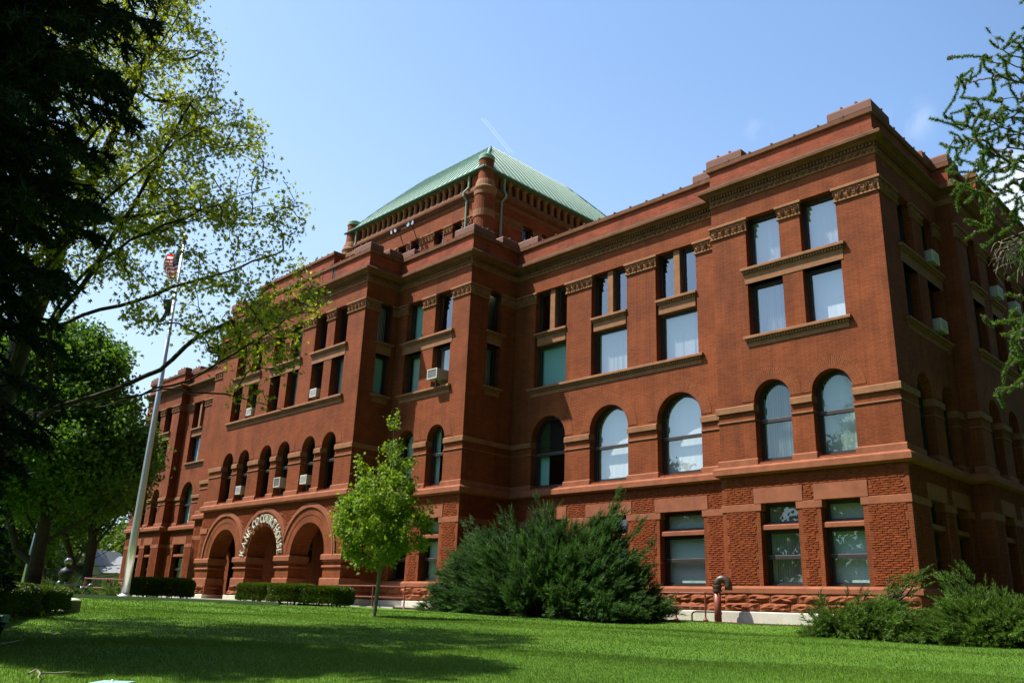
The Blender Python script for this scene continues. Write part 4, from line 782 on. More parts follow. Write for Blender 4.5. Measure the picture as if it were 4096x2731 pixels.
class Tree:
    """a skeleton of connected nodes: limbs first, then twigs that reach for points of the crown"""
    def __init__(s, cap=60000): s.p = np.zeros((cap, 3)); s.par = np.full(cap, -1); s.n = 0; s.tips = []
    def add(s, p, par): s.p[s.n] = p; s.par[s.n] = par; s.n += 1; return s.n-1
    def near(s, q): return int(np.argmin(((s.p[:s.n]-np.asarray(q))**2).sum(1))) if s.n else -1
    def limb(s, pts, step=.35, attach=True, jit=.0, rng_=nr):
        par = s.near(pts[0]) if (attach and s.n) else -1
        pts = [np.array(q, float) for q in pts]
        for i in range(len(pts)-1):
            m = max(1, int(np.linalg.norm(pts[i+1]-pts[i])/step))
            for k in range(1 if (par >= 0 or i) else 0, m+1): par = s.add(pts[i]+(pts[i+1]-pts[i])*k/m+(rng_.normal(size=3)*jit if 0 < k < m else 0), par)
        return par
    def reach(s, attr, rng_, nseg=5, up=.12, wob=.05, minpar=0, lowpen=.6):
        d0 = [((s.p[minpar:s.n]-a)**2).sum(1).min() for a in attr]
        for i in np.argsort(d0):
            a = attr[i]; q = s.p[minpar:s.n]; dv = a-q; d = np.sqrt((dv**2).sum(1))+lowpen*np.maximum(0, q[:, 2]-a[2]); j = int(np.argmin(d))+minpar
            p0 = s.p[j]; L = np.linalg.norm(a-p0)
            if L < .06: continue
            pd = p0-s.p[s.par[j]] if s.par[j] >= 0 else a-p0; pd = pd/(np.linalg.norm(pd)+1e-9); c1 = p0+(pd*.6+(a-p0)/L*.4)*L*.38; c2 = a-((a-p0)/L*.8+np.array([0, 0, up*3]))*L*.3
            par = j; m = max(2, min(nseg, int(L/.16)+1)); ids = []
            for k in range(1, m+1):
                t = k/m; b = (1-t)**3*p0+3*(1-t)**2*t*c1+3*(1-t)*t*t*c2+t**3*a
                if k < m: b = b+rng_.normal(size=3)*wob*L*.3
                par = s.add(b, par); ids.append(par)
            s.tips.append(ids)
    def radii(s, tip, power=.5, mx=9):
        c = np.zeros(s.n)
        has = np.zeros(s.n, bool)
        for i in range(s.n-1, -1, -1):
            if c[i] == 0: c[i] = 1
            if s.par[i] >= 0: c[s.par[i]] += c[i] if not has[i] else 0
        return np.minimum(mx, tip*c**power)
    def counts(s):
        kids = np.zeros(s.n, int); c = np.zeros(s.n)
        for i in range(s.n):
            if s.par[i] >= 0: kids[s.par[i]] += 1
        for i in range(s.n-1, -1, -1):
            if kids[i] == 0: c[i] = 1
            if s.par[i] >= 0: c[s.par[i]] += c[i]
        return c
    def wood(s, tip, power=.5, mx=9.0, k=6, flare=0.0):
        c = s.counts(); r = np.minimum(mx, tip*c**power); idx = np.where(s.par[:s.n] >= 0)[0]; p1 = s.p[idx]; pr = s.par[idx]; p0 = s.p[pr]
        r1 = r[idx]; r0 = np.minimum(r[pr], r1*1.18)
        d = p1-p0; ln = np.linalg.norm(d, axis=1, keepdims=True)+1e-9; d = d/ln; ref = np.where(np.abs(d[:, 2:3]) > .9, [[1., 0, 0]], [[0, 0, 1.]]); B = np.cross(d, ref); B /= np.linalg.norm(B, axis=1, keepdims=True); C = np.cross(d, B)
        a = 2*np.pi*np.arange(k)/k; ca, sa = np.cos(a), np.sin(a); ringd = B[:, None]*ca[None, :, None]+C[:, None]*sa[None, :, None]
        V = np.concatenate([p0[:, None]-d[:, None]*r0[:, None, None]*.3+ringd*r0[:, None, None], p1[:, None]+ringd*r1[:, None, None]], 1).reshape(-1, 3); b = (np.arange(len(idx))*2*k)[:, None]; kk = np.arange(k)
        F = np.stack([b+kk, b+(kk+1) % k, b+k+(kk+1) % k, b+k+kk], -1).reshape(-1, 4); return V, F
    def leafspots(s, n_per, rng_, frac=.55, spread=.1):
        P_, D_ = [], []
        for ids in s.tips:
            m = len(ids); k0 = int(m*(1-frac)); sub = ids[k0:]
            if s.par[sub[0]] >= 0: sub = [s.par[sub[0]]]+sub
            q = s.p[sub]; seg = rng_.integers(0, len(q)-1, n_per); t = rng_.random(n_per)**.7; P_.append(q[seg]+(q[seg+1]-q[seg])*t[:, None]+rng_.normal(size=(n_per, 3))*spread); D_.append(np.repeat((q[-1]-q[0])[None], n_per, 0))
        return np.vstack(P_), np.vstack(D_)
def leafdirs(D, rng_, out=.5, droop=.35):
    n = D/(np.linalg.norm(D, axis=1, keepdims=True)+1e-9); return n*out+rng_.normal(size=D.shape)*.6+np.array([0, 0, -droop])
def inside(n, ells, rng_, shell=.55):
    """points in the outer part of a union of ellipsoids (cx, cy, cz, rx, ry, rz)"""
    out_, vol = [], np.array([e[3]*e[4]*e[5] for e in ells])**.75
    for e, m in zip(ells, rng_.multinomial(n, vol/vol.sum())):
        u = rng_.normal(size=(m, 3)); u /= np.linalg.norm(u, axis=1, keepdims=True); r = (shell**3+(1-shell**3)*rng_.random(m))**(1/3); out_.append(np.array(e[:3])+u*r[:, None]*np.array(e[3:]))
    return np.vstack(out_)

# ------------------------------------------------------------------ silver maple whose limbs reach over the lawn from the left
def make_maple():
    g = np.random.default_rng(5); b = Vector((-17.3, 3.7, 0)); b.z = float(gz(b.x, b.y)); T = empty('maple_tree', b, 'tall maple with sparse yellow green new leaves and long bare limbs behind the dark spruce', 'tree', 'broadleaf trees')
    t = Tree(); Q = lambda px, py, r: tuple(pxr(px, py, r))
    t.limb([tuple(b), (-17.35, 3.75, 1.0), (-17.3, 3.8, 2.6), (-17.15, 3.95, 4.4), (-16.9, 4.2, 6.4), (-16.5, 4.6, 9.0), (-16.0, 5.0, 12.0), (-15.6, 5.3, 15.0)], .3)
    for pts in ([(200, 1640), (450, 1560), (640, 1480), (800, 1340), (1000, 1250), (1230, 1120)], [(190, 1640), (500, 1590), (760, 1520), (930, 1420), (1130, 1290)], [(120, 1650), (420, 1625), (650, 1555), (900, 1575), (1130, 1640), (1250, 1620)],
                [(120, 1360), (330, 1260), (620, 1180), (900, 1090), (1120, 1010)], [(150, 1340), (330, 1100), (520, 960), (800, 840), (1080, 750)], [(110, 1150), (260, 980), (420, 800), (640, 620), (900, 420)],
                [(120, 1060), (300, 900), (520, 870), (760, 830), (1000, 880), (1160, 870)], [(90, 900), (240, 700), (430, 470), (600, 260), (760, 90)], [(200, 1320), (420, 1000), (600, 700), (760, 420), (860, 230)], [(60, 700), (150, 480), (300, 200), (420, -100)], [(230, 560), (420, 420), (640, 180), (800, -60)]):
        rr = g.uniform(16.2, 18.2); r1 = rr+g.uniform(-3.0, 1.2); n = len(pts)
        P_ = [Q(*p, rr+(r1-rr)*i/(n-1)) for i, p in enumerate(pts)]
        s0 = Vector(P_[0]); zt = max(1.5, s0.z-1.3); k = min(range(t.n), key=lambda i: abs(t.p[i][2]-zt) if i < 60 else 99)
        t.limb([tuple(t.p[k])]+P_, .3, jit=.02, rng_=g)
    OUT = [(-200, 690), (0, 800), (60, 830), (190, 905), (300, 925), (350, 955), (480, 1050), (620, 1085), (760, 1190), (900, 1215), (1000, 1235), (1100, 1240), (1150, 1300), (1300, 1310), (1400, 1230), (1560, 1090), (1600, 1000), (1700, 600)]
    att = []
    while len(att) < 900:
        px, py = g.uniform(-250, 1320), g.uniform(-350, 1640); lim = np.interp(py, [o[0] for o in OUT], [o[1] for o in OUT])
        if px > lim-g.random()*30: continue
        if py > 1130 and px < 560 and g.random() < .80: continue
        if py > 1250 and py > 1290+(px-560)*.45 and px < 900: continue
        if py > 1480 and g.random() < .6: continue
        if 600 < px < 770 and 990 < py < 1290 and g.random() < .65: continue
        c = 17.0+g.normal()*1.25; att.append(pxr(px, py, c))
    att = np.array(att); extra = inside(420, [(-17.5, 3.0, 9.8, 4.0, 4.0, 4.2)], g, .5); extra = extra[(extra[:, 0]*.0 == 0)]
    t.reach(np.vstack([att, extra]), g, nseg=6, up=.02, wob=.10)
    V, F = t.wood(.0075, .52, .36); npmesh('trunk', V, F, 'bark_dark', T, smooth=True)
    Pp, D = t.leafspots(36, g, .8, .13); n = len(Pp); A = leafdirs(D, g, .5, .5)
    V, F, tn = leafmesh(Pp, A, g.uniform(.06, .115, n), 'maple', g, .95); npmesh('crown', V, F, 'leaf_maple', T, tone=tn)
make_maple()

def broadleaf(name, label, b, hgt, ells, natt, nleaf, size, leaf, bark, seed, group, tip=.012, spread=.22, kind='diamond', limbs=(), trunk_r=.5, top=None):
    g = np.random.default_rng(seed); b = Vector(b); T = empty(name, b, label, 'tree', group); t = Tree()
    top = top or (b.x, b.y, b.z+hgt*.8); m = Vector(b).lerp(Vector(top), .5)
    t.limb([tuple(b), (m.x+g.normal()*.05, m.y+g.normal()*.05, m.z), top], .35)
    for l in limbs: t.limb([(b.x+l[0][0], b.y+l[0][1], b.z+l[0][2])]+[(b.x+q[0], b.y+q[1], b.z+q[2]) for q in l[1:]], .35)
    E_ = [(b.x+e[0], b.y+e[1], b.z+e[2], *e[3:]) for e in ells]
    k = 2 if hgt > 3 else 1
    t.reach(inside(natt, E_, g), g, nseg=5, up=.08, wob=.12, minpar=min(t.n-1, k))
    V, F = t.wood(tip, .5, trunk_r, 7); npmesh('trunk', V, F, bark, T, smooth=True)
    Pp, D = t.leafspots(nleaf, g, .7, spread); n = len(Pp); V, F, tn = leafmesh(Pp, leafdirs(D, g, .4, .3), g.uniform(.7, 1.25, n)*size, kind, g, 1.0); npmesh('crown', V, F, leaf, T, tone=tn)
    return T
# the young tree on the lawn
yb = pxr(1495, 2472, 25.5); 
broadleaf('young_tree', 'slender young tree with bright lime green leaves standing alone on the lawn', yb, 5.2,
          [(-.15, -.1, 2.0, .98, .95, .62), (-.25, -.2, 2.75, 1.22, 1.1, .80), (.08, 0, 3.4, .95, .9, .82), (.6, .4, 2.5, .95, .8, .7), (.12, .1, 4.5, .42, .40, .8), (.16, .14, 5.55, .18, .18, .8), (-.75, -.5, 3.9, .24, .24, .75), (.62, .4, 4.1, .22, .22, .65), (-1.0, -.7, 3.0, .4, .4, .5), (.95, .7, 3.1, .3, .3, .4)], 430, 28, .10, 'leaf_young', 'bark_young', 21, 'broadleaf trees', tip=.0055, spread=.09, kind='maple', trunk_r=.062, top=(yb.x+.12, yb.y+.08, yb.z+5.6))
# two dark maples at the far left corner of the building
for (px, py, r, seed, lab, ells) in ((340, 2342, 58, 31, 'dark green maple with forking low limbs beside the far end of the courthouse', [(-1.4, -1.4, 6.6, 4.0, 4.0, 3.2), (-1.6, -1.6, 9.6, 3.9, 3.9, 3.4), (-2.4, -2.4, 12.4, 2.9, 2.9, 2.6), (-3.4, -3.4, 10.5, 3.4, 3.4, 4.0), (.0, .0, 7.5, 3.0, 3.0, 3.0)]),
                                     (128, 2330, 42, 32, 'dark green maple with a thick straight trunk left of the flagpole', [(0, 0, 6.0, 4.2, 4.2, 2.8), (-.9, -.9, 8.2, 3.9, 3.9, 3.0), (-.4, -.4, 9.6, 2.8, 2.8, 2.2)])):
    b = pxr(px, py, r); b.z = float(gz(b.x, b.y)); sx, sy = CR_.x, CR_.y
    limbs = [[(0, 0, 1.2), (-sx*.9, -sy*.9, 1.7), (-sx*2.0, -sy*2.0, 4.0), (-sx*3, -sy*3, 6)], [(0, 0, 2.0), (sx*1.4, sy*1.4, 2.9), (sx*3.2, sy*3.2, 4.3), (sx*4, sy*4, 6)], [(0, 0, 2.2), (-sx*.9, -sy*.9, 3.3), (-sx*2.4, -sy*2.4, 5)], [(0, 0, 2.8), (sx*1.0, sy*1.0, 4.2), (sx*2, sy*2, 7)], [(0, 0, 3.0), (-sx*.4, -sy*.6, 5.5), (-sx*1, -sy*2, 9)]]
    broadleaf('maple_tree', lab, b, 12, ells, 900, 105, .20, 'leaf_dark', 'bark_dark', seed, 'broadleaf trees', tip=.017, spread=.30, limbs=limbs, trunk_r=.52)
# bright trees across the street, far left
for i, (px, r, h, rx, leaf, lab) in enumerate(((20, 92, 8.5, 5.0, 'leaf_far', 'light green street tree far off at the left edge of the view'), (95, 118, 10, 5.5, 'leaf_far', 'light green tree far off behind the grey street pole'), (175, 100, 9.5, 4.6, 'leaf_far', 'slim light green tree far off between pole and metal ornament'), (232, 112, 9.0, 4.6, 'leaf_far', 'light green tree far off just left of the cream house'), (330, 128, 12.5, 6.5, 'leaf_far', 'tall light green tree rising behind the cream house'),
                                                (455, 118, 9.0, 5.5, 'leaf_far', 'light green tree far off at the right end of the cream house'), (-70, 70, 10, 5.0, 'leaf_dark', 'dark green tree beyond the left edge of the lawn'))):
    b = pxr(px, 2340, r); b.z = float(gz(b.x, b.y))
    broadleaf('street_tree', lab, b, h, [(0, 0, h*.55, rx, rx, h*.42), (rx*.3, 0, h*.3, rx*.7, rx*.7, h*.25), (-rx*.4, .5, h*.42, rx*.7, rx*.7, h*.3)], 190, 46, .52, leaf, 'bark', 40+i, 'trees across the street', tip=.03, spread=.5, trunk_r=.35)
# unseen trees added to block sky light; those behind the camera show in panes
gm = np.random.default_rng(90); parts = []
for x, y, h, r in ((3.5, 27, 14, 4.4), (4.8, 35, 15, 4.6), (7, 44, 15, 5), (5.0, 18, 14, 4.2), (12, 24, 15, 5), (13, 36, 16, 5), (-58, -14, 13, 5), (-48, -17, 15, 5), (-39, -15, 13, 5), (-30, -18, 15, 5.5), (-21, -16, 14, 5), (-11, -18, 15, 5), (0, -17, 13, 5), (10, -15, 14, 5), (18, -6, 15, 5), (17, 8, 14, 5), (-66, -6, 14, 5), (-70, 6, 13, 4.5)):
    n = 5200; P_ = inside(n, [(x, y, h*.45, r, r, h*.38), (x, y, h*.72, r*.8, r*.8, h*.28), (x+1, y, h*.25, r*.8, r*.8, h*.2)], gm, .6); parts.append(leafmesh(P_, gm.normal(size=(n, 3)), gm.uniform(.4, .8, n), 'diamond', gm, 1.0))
V, F, tn = merge(parts); tag(npmesh('unseen_trees', V, F, 'leaf_wood', tone=tn), kind='stuff')
# large spruce close by on the left: whorls of drooping boughs
def make_spruce():
    g = np.random.default_rng(8); b = Vector((-13.3, 1.45, 0)); b.z = float(gz(b.x, b.y)); T = empty('spruce_tree', b, 'large dark spruce with drooping boughs close by at the left edge', 'tree')
    mb = MB(); mb.tube([b, b+Vector((0, 0, 8)), b+Vector((0, 0, 14))], [.42, .28, .05], 10); mb.build('trunk', 'bark_dark', T, smooth=True)
    parts = []; wood = MB(); z = .8; N0 = []
    while z < 13.2:
        nb = 8; a0 = g.uniform(0, 6.28)
        L0 = (1.85+.05*z) if z < 10 else max(.35, 2.3*(1-(z-10)/3.9))
        for k in range(nb):
            a = a0+2*np.pi*k/nb+g.normal()*.15; L = L0*g.uniform(.70, 1.12); dirv = np.array([np.cos(a), np.sin(a), 0]); up = .18 if z > 4 else -.05
            ts_ = np.linspace(0, 1, 9); pts = np.array(b)+np.array([0, 0, z])+dirv*(L*ts_)[:, None]+np.array([0, 0, 1.0])*(L*(up*ts_-.42*ts_**2+.16*ts_**4))[:, None]
            # only boughs that can be seen or can shade the lawn matter, but the whole tree is built
            wood.tube([tuple(p) for p in pts], [.05*(1-.8*t_)+.006 for t_ in ts_], 5, False)
            side = np.array([-dirv[1], dirv[0], 0])
            m = int(36*L/2.5)
            for j in range(m):
                t_ = g.uniform(.08, 1.0); q = pts[0]+(pts[-1]-pts[0])*t_; ii = min(7, int(t_*8)); q = pts[ii]+(pts[ii+1]-pts[ii])*(t_*8-ii)
                s_ = g.choice([-1, 1]); tl = (.26+.52*(1-t_))*g.uniform(.7, 1.2); td = dirv*.55+side*s_*.75*(1-.4*t_)+np.array([0, 0, -.40+g.normal()*.18]); td /= np.linalg.norm(td); N0.append((q, td, tl))
    # each twig: a drooping brush of needles
        z += .27
    q = np.array([n_[0] for n_ in N0]); td = np.array([n_[1] for n_ in N0]); tl = np.array([n_[2] for n_ in N0]); K = 30
    tt = np.linspace(.02, 1, K)
    P_ = q[:, None]+td[:, None]*(tl[:, None]*tt)[..., None]+np.array([0, 0, -.16])*(tl[:, None]*tt**2)[..., None]
    A = td[:, None]*.8+g.normal(size=P_.shape)*.62; n = P_.shape[0]*K
    V, F, tn = leafmesh(P_.reshape(-1, 3), A.reshape(-1, 3), g.uniform(.10, .17, n), 'needle', g, .26, np.repeat(g.random(len(q)), K)*.6+g.random(n)*.4)
    npmesh('crown', V, F, 'spruce', T, tone=tn); wood.build('bough', 'bark_dark', T)
make_spruce()

def plumes(P0, D, L, g, K=34, wide=.30, droop=.10, curl=None):
    """feathery shoots: a curved axis with short side sprays that shrink to the tip"""
    n = len(P0); D = D/np.linalg.norm(D, axis=1, keepdims=True); r = g.normal(size=D.shape); B = np.cross(D, r); B /= np.linalg.norm(B, axis=1, keepdims=True); C = np.cross(D, B)
    t = np.linspace(.03, 1, K)[None, :]*np.ones((n, 1)); L_ = np.asarray(L)[:, None]
    cv = curl if curl is not None else np.array([0, 0, -droop]); P_ = P0[:, None]+D[:, None]*(L_*t)[..., None]+np.broadcast_to(cv, (n, 3))[:, None]*(L_*t**2)[..., None]
    ph = g.uniform(0, 6.28, (n, 1))+np.arange(K)[None]*2.4; out_ = B[:, None]*np.cos(ph)[..., None]+C[:, None]*np.sin(ph)[..., None]
    A = D[:, None]*.85+out_*(.75-.35*t)[..., None]+g.normal(size=P_.shape)*.18; ln = L_*wide*(1.08-.80*t)*g.uniform(.7, 1.25, (n, K)); tone = np.clip(np.repeat(g.random(n)[:, None], K, 1)*.55+.15+.3*t+g.normal(size=(n, K))*.08, 0, 1.2)
    return leafmesh(P_.reshape(-1, 3), A.reshape(-1, 3), ln.ravel(), 'needle', g, .16, tone.ravel())
def juniper(name, label, base, tips, L, mat_, seed, nper=16, root=.66, up=.22, droop=.02, group='junipers against the courthouse wall', wide=.36, Kp=40):
    """boughs that fan out from the foot to the given tips, each ending in a brush of feathery shoots"""
    g = np.random.default_rng(seed); b = np.array((base[0], base[1], float(gz(*base)))); T = empty(name, Vector(b), label, 'shrub', group); parts = []; wm = MB()
    for q in tips:
        q = np.array(q, float); tip = b+q[:3]; o = b+np.array([q[0]*root, q[1]*root*.8, max(.02, q[2]*.62-.12)]); ax = tip-o; ln = np.linalg.norm(ax); ax /= ln
        sag = np.array([0, 0, -.10*ln]); n = int(nper*(.5+.5*min(1.8, ln/.9))); t = 1-g.random(n)**1.3*.82; P_ = o+(tip-o)*t[:, None]+sag*(4*t*(1-t))[:, None]+g.normal(size=(n, 3))*(.05+.16*(1-t[:, None])); ok = P_[:, 2] > b[2]-.02; P_, t = P_[ok], t[ok]; n = len(P_)
        hz = np.array([q[0]*.35+g.normal()*.6, q[1]*.5-.35, 0]); hz = hz/(np.linalg.norm(hz)+.2); D = ax*(.5+.4*t[:, None])+hz*.35+g.normal(size=(n, 3))*(.40-.15*t[:, None])+np.array([0, 0, up]); parts.append(plumes(P_, D, L*g.uniform(.6, 1.15, n)*(1.05-.35*t), g, Kp, wide, droop))
        v, f, tn = parts[-1]; parts[-1] = (v, f, np.clip(tn+g.normal()*.16, 0, 1.2))
        wm.tube([tuple(b+np.array([q[0]*.08, q[1]*.08, -.06])), tuple(o), tuple(o+(tip-o)*.5+sag), tuple(tip)], [.06, .04, .022, .005], 5, False)
    V, F, tn = merge(parts); npmesh('foliage', V, F, mat_, T, tone=tn); wm.build('stem', 'bark_dark', T)
def fan(n, xs, hs, yf, yb, seed, pw=.6):
    """tips on and inside a lumpy mound: height by place along it, spread towards front and back"""
    g = np.random.default_rng(seed); out_ = []
    for i in range(n):
        x = g.uniform(xs[0], xs[-1]); H = np.interp(x, xs, hs)*g.uniform(.84, 1.06); z = H*g.random()**pw; k = math.sqrt(max(0, 1-(z/H)**2)); y = -yf*k*g.uniform(.55, 1) if g.random() < .72 else yb*k*g.uniform(.2, 1); out_.append((x, y, max(.06, z)))
    return out_
def rel(px, py, r, base): d = sky_dir(px, py); p = d*(base[1]/d.y); return (p.x-base[0], p.y-base[1], p.z-float(gz(*base)))
def outline(pts, r, base, k=.96):
    q = sorted(rel(x, y, r, base) for x, y in pts); return [v[0] for v in q], [max(.15, v[2]*k) for v in q]
B0 = (-21.2, 22.5)
xs, hs = outline([(1810, 2400), (1840, 2280), (1880, 2160), (1930, 2110), (1990, 2090), (2050, 2090), (2130, 2105), (2200, 2070), (2280, 2080), (2360, 2095), (2430, 2050), (2490, 2060), (2530, 2130), (2560, 2240), (2600, 2350), (2650, 2420)], 28.5, B0)
juniper('juniper_bush', 'big upright juniper with feathery tips in front of the recessed wing', B0,
        fan(430, xs, hs, 1.7, .9, 151)+[rel(x, y, r, B0) for x, y, r in ((2150, 1985, 28.6), (2180, 2000, 28.6), (2215, 2030, 28.5), (2475, 1965, 28.5), (2470, 2000, 28.5), (2465, 2030, 28.3), (2485, 2050, 28.4), (2010, 2055, 29), (2050, 2058, 28.8), (1890, 2075, 29.2), (1860, 2095, 29.3), (2560, 2085, 28.4), (2595, 2170, 28.2), (2590, 2270, 28), (1790, 2310, 29.2), (1795, 2200, 29.6), (2680, 2400, 27.8), (2660, 2440, 27.6), (1770, 2350, 28.9))],
        .60, 'juniper', 51, nper=20)
B1 = (-9.9, 20.7)
xs, hs = outline([(3300, 2510), (3330, 2450), (3380, 2425), (3440, 2400), (3500, 2385), (3570, 2375), (3650, 2385), (3720, 2425), (3760, 2450)], 22.2, B1, .86)
juniper('juniper_bush', 'low spreading juniper with a raised arching branch at the near corner of the wall', B1, fan(190, xs, hs, 1.3, .8, 152, .8)+[rel(x, y, r, B1) for x, y, r in ((3690, 2298, 22.2), (3660, 2300, 22.2), (3620, 2312, 22), (3580, 2330, 22), (3285, 2400, 22.8), (3250, 2450, 22.6), (3470, 2362, 22.4))], .44, 'juniper_low', 52, nper=20, up=.04, droop=.10)
B2_ = (-6.2, 20.7)
xs, hs = outline([(3740, 2480), (3790, 2410), (3830, 2360), (3880, 2345), (3970, 2365), (4096, 2375), (4250, 2370), (4450, 2420)], 21.6, B2_, .86)
juniper('juniper_bush', 'broad spreading juniper running out of view at the right edge', B2_, fan(270, xs, hs, 1.4, .8, 153, .8)+[rel(x, y, r, B2_) for x, y, r in ((3780, 2318, 21.6), (3830, 2298, 21.4), (3880, 2300, 21.2))], .46, 'juniper_low', 53, nper=20, up=.04, droop=.10)

def hedge(name, label, c, sz, yaw, n, seed, group='clipped yew hedges', leaf=.075, rough=.10):
    """clipped block: leaves through a rounded box, twigs showing below"""
    g = np.random.default_rng(seed); b = Vector((c[0], c[1], c[2] if len(c) > 2 else float(gz(c[0], c[1])))); T = empty(name, b, label, 'hedge', group); hx, hy, h = sz[0]/2, sz[1]/2, sz[2]; ca, sa = math.cos(yaw), math.sin(yaw)
    u = g.uniform(-1, 1, (n*2, 3)); ax = g.choice(4, n*2, p=[.30, .22, .24, .24]); s_ = np.where(g.random(n*2) < .5, -1, 1.)
    u[ax == 0, 2] = 1; u[ax == 2, 0] = s_[ax == 2]; u[(ax == 1) | (ax == 3), 1] = s_[(ax == 1) | (ax == 3)]
    k = np.abs(u); rn = (k**6).sum(1)**(1/6); u = u/rn[:, None]; dp = 1-g.random(n*2)**2*.22
    bumps = 1+rough*(.5*np.sin(u[:, 0]*hx*3+seed)+.5*np.sin(u[:, 1]*hy*4+u[:, 2]*5))*.6
    X = u[:, 0]*hx*dp*bumps; Y = u[:, 1]*hy*dp*bumps; Z = h*.5+u[:, 2]*h*.5*dp*(1+rough*.35*np.sin(X*2.1+Y*2.7)); ok = Z > h*.10+g.random(n*2)*.06; X, Y, Z = X[ok], Y[ok], Z[ok]; uu = u[ok]
    P_ = np.stack([b.x+X*ca-Y*sa, b.y+X*sa+Y*ca, b.z+Z], -1); D = np.stack([uu[:, 0]*ca-uu[:, 1]*sa, uu[:, 0]*sa+uu[:, 1]*ca, np.abs(uu[:, 2])+.3], -1)+g.normal(size=P_.shape)*.7
    tone = np.clip(.25+.75*g.random(len(P_))*(.4+.6*(Z > h*.9)), 0, 1)  # leaves near the top get a paler tone
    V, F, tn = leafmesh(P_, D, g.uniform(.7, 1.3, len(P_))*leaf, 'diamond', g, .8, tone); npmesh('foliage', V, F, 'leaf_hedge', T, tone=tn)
    wm = MB()
    for i in range(int(sz[0]*7)+4):
        x, y = g.uniform(-hx*.85, hx*.85), g.uniform(-hy*.8, hy*.8); p = lambda x, y, z: (b.x+x*ca-y*sa, b.y+x*sa+y*ca, b.z+z); wm.tube([p(x, y, -.04), p(x*1.03+g.normal()*.05, y*1.03, h*.35), p(x*1.05, y*1.05, h*.8)], [.022, .016, .008], 5)
    wm.build('stem', 'bark_dark', T)
def hb(px0, py0, r0, px1, py1, r1): return pxr(px0, py0, r0), pxr(px1, py1, r1)
def hedge_between(name, label, A, B, wd, h, n, seed, **k):
    A, B = Vector((A[0], A[1])), Vector((B[0], B[1])); m = (A+B)/2; d = B-A; hedge(name, label, (m.x, m.y), (d.length, wd, h), math.atan2(d.y, d.x), n, seed, **k)
A, B = hb(15, 2460, 15.6, 290, 2415, 20.6); d = (Vector((A.x, A.y))-Vector((B.x, B.y))).normalized(); nrm = Vector((d.y, -d.x)); nrm = nrm if nrm.dot(Vector((A.x, A.y))) > 0 else -nrm
A2 = (A.x+d.x*1.5+nrm.x*.6, A.y+d.y*1.5+nrm.y*.6); m2 = (A.x*.47+B.x*.53+nrm.x*.6, A.y*.47+B.y*.53+nrm.y*.6); B2 = (B.x+nrm.x*.6, B.y+nrm.y*.6)
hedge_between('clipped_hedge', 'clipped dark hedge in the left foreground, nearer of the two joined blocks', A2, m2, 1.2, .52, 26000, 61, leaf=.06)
hedge_between('clipped_hedge', 'clipped dark hedge block beside the end post, its top yellow green', (m2[0]-d.x*.05, m2[1]-d.y*.05), B2, 1.15, .46, 20000, 62, leaf=.06)
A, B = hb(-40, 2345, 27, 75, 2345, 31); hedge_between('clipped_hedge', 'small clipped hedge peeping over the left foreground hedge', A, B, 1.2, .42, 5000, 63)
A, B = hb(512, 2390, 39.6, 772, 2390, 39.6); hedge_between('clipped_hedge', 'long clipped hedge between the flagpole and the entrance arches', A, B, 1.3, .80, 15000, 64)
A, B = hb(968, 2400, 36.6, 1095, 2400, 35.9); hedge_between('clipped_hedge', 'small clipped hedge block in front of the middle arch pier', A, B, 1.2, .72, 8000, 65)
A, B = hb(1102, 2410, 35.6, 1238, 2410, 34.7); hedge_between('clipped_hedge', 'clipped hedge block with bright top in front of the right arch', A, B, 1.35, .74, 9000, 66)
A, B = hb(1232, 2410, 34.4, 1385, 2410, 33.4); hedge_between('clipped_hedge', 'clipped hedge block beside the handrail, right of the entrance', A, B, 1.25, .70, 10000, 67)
for px, r, wd, h, lab, sd in ((250, 52, 1.6, .75, 'dark loose shrub beyond the path, behind the metal ornament', 68), (330, 54, 1.9, .85, 'dark loose shrub under the forking maple', 69), (405, 54, 1.6, .75, 'dark loose shrub left of the small railing', 70), (478, 46, .8, .45, 'small light green shrub left of the flagpole foot', 71)):
    b = pxr(px, 2375, r); juniper('shrub', lab, (b.x, b.y), fan(22, [-wd, 0, wd], [h*.5, h*1.2, h*.5], wd, wd, sd), .55, 'juniper' if sd < 71 else 'juniper_low', sd, nper=12, group='loose shrubs beyond the path', wide=.40, Kp=26)
for px, r, lab, sd in ((10, 84, 'reddish shrub far off at the left edge', 72), (45, 88, 'reddish shrub far off left of the grey street pole', 73), (100, 90, 'reddish shrub far off behind the foot of the grey pole', 74)):
    b = pxr(px, 2335, r); b.z = float(gz(b.x, b.y)); broadleaf('red_shrub', lab, b, 2.6, [(0, 0, 1.5, 1.7, 1.7, 1.3)], 60, 40, .26, 'leaf_red', 'bark', sd, 'reddish shrubs', tip=.02, spread=.25, trunk_r=.1)
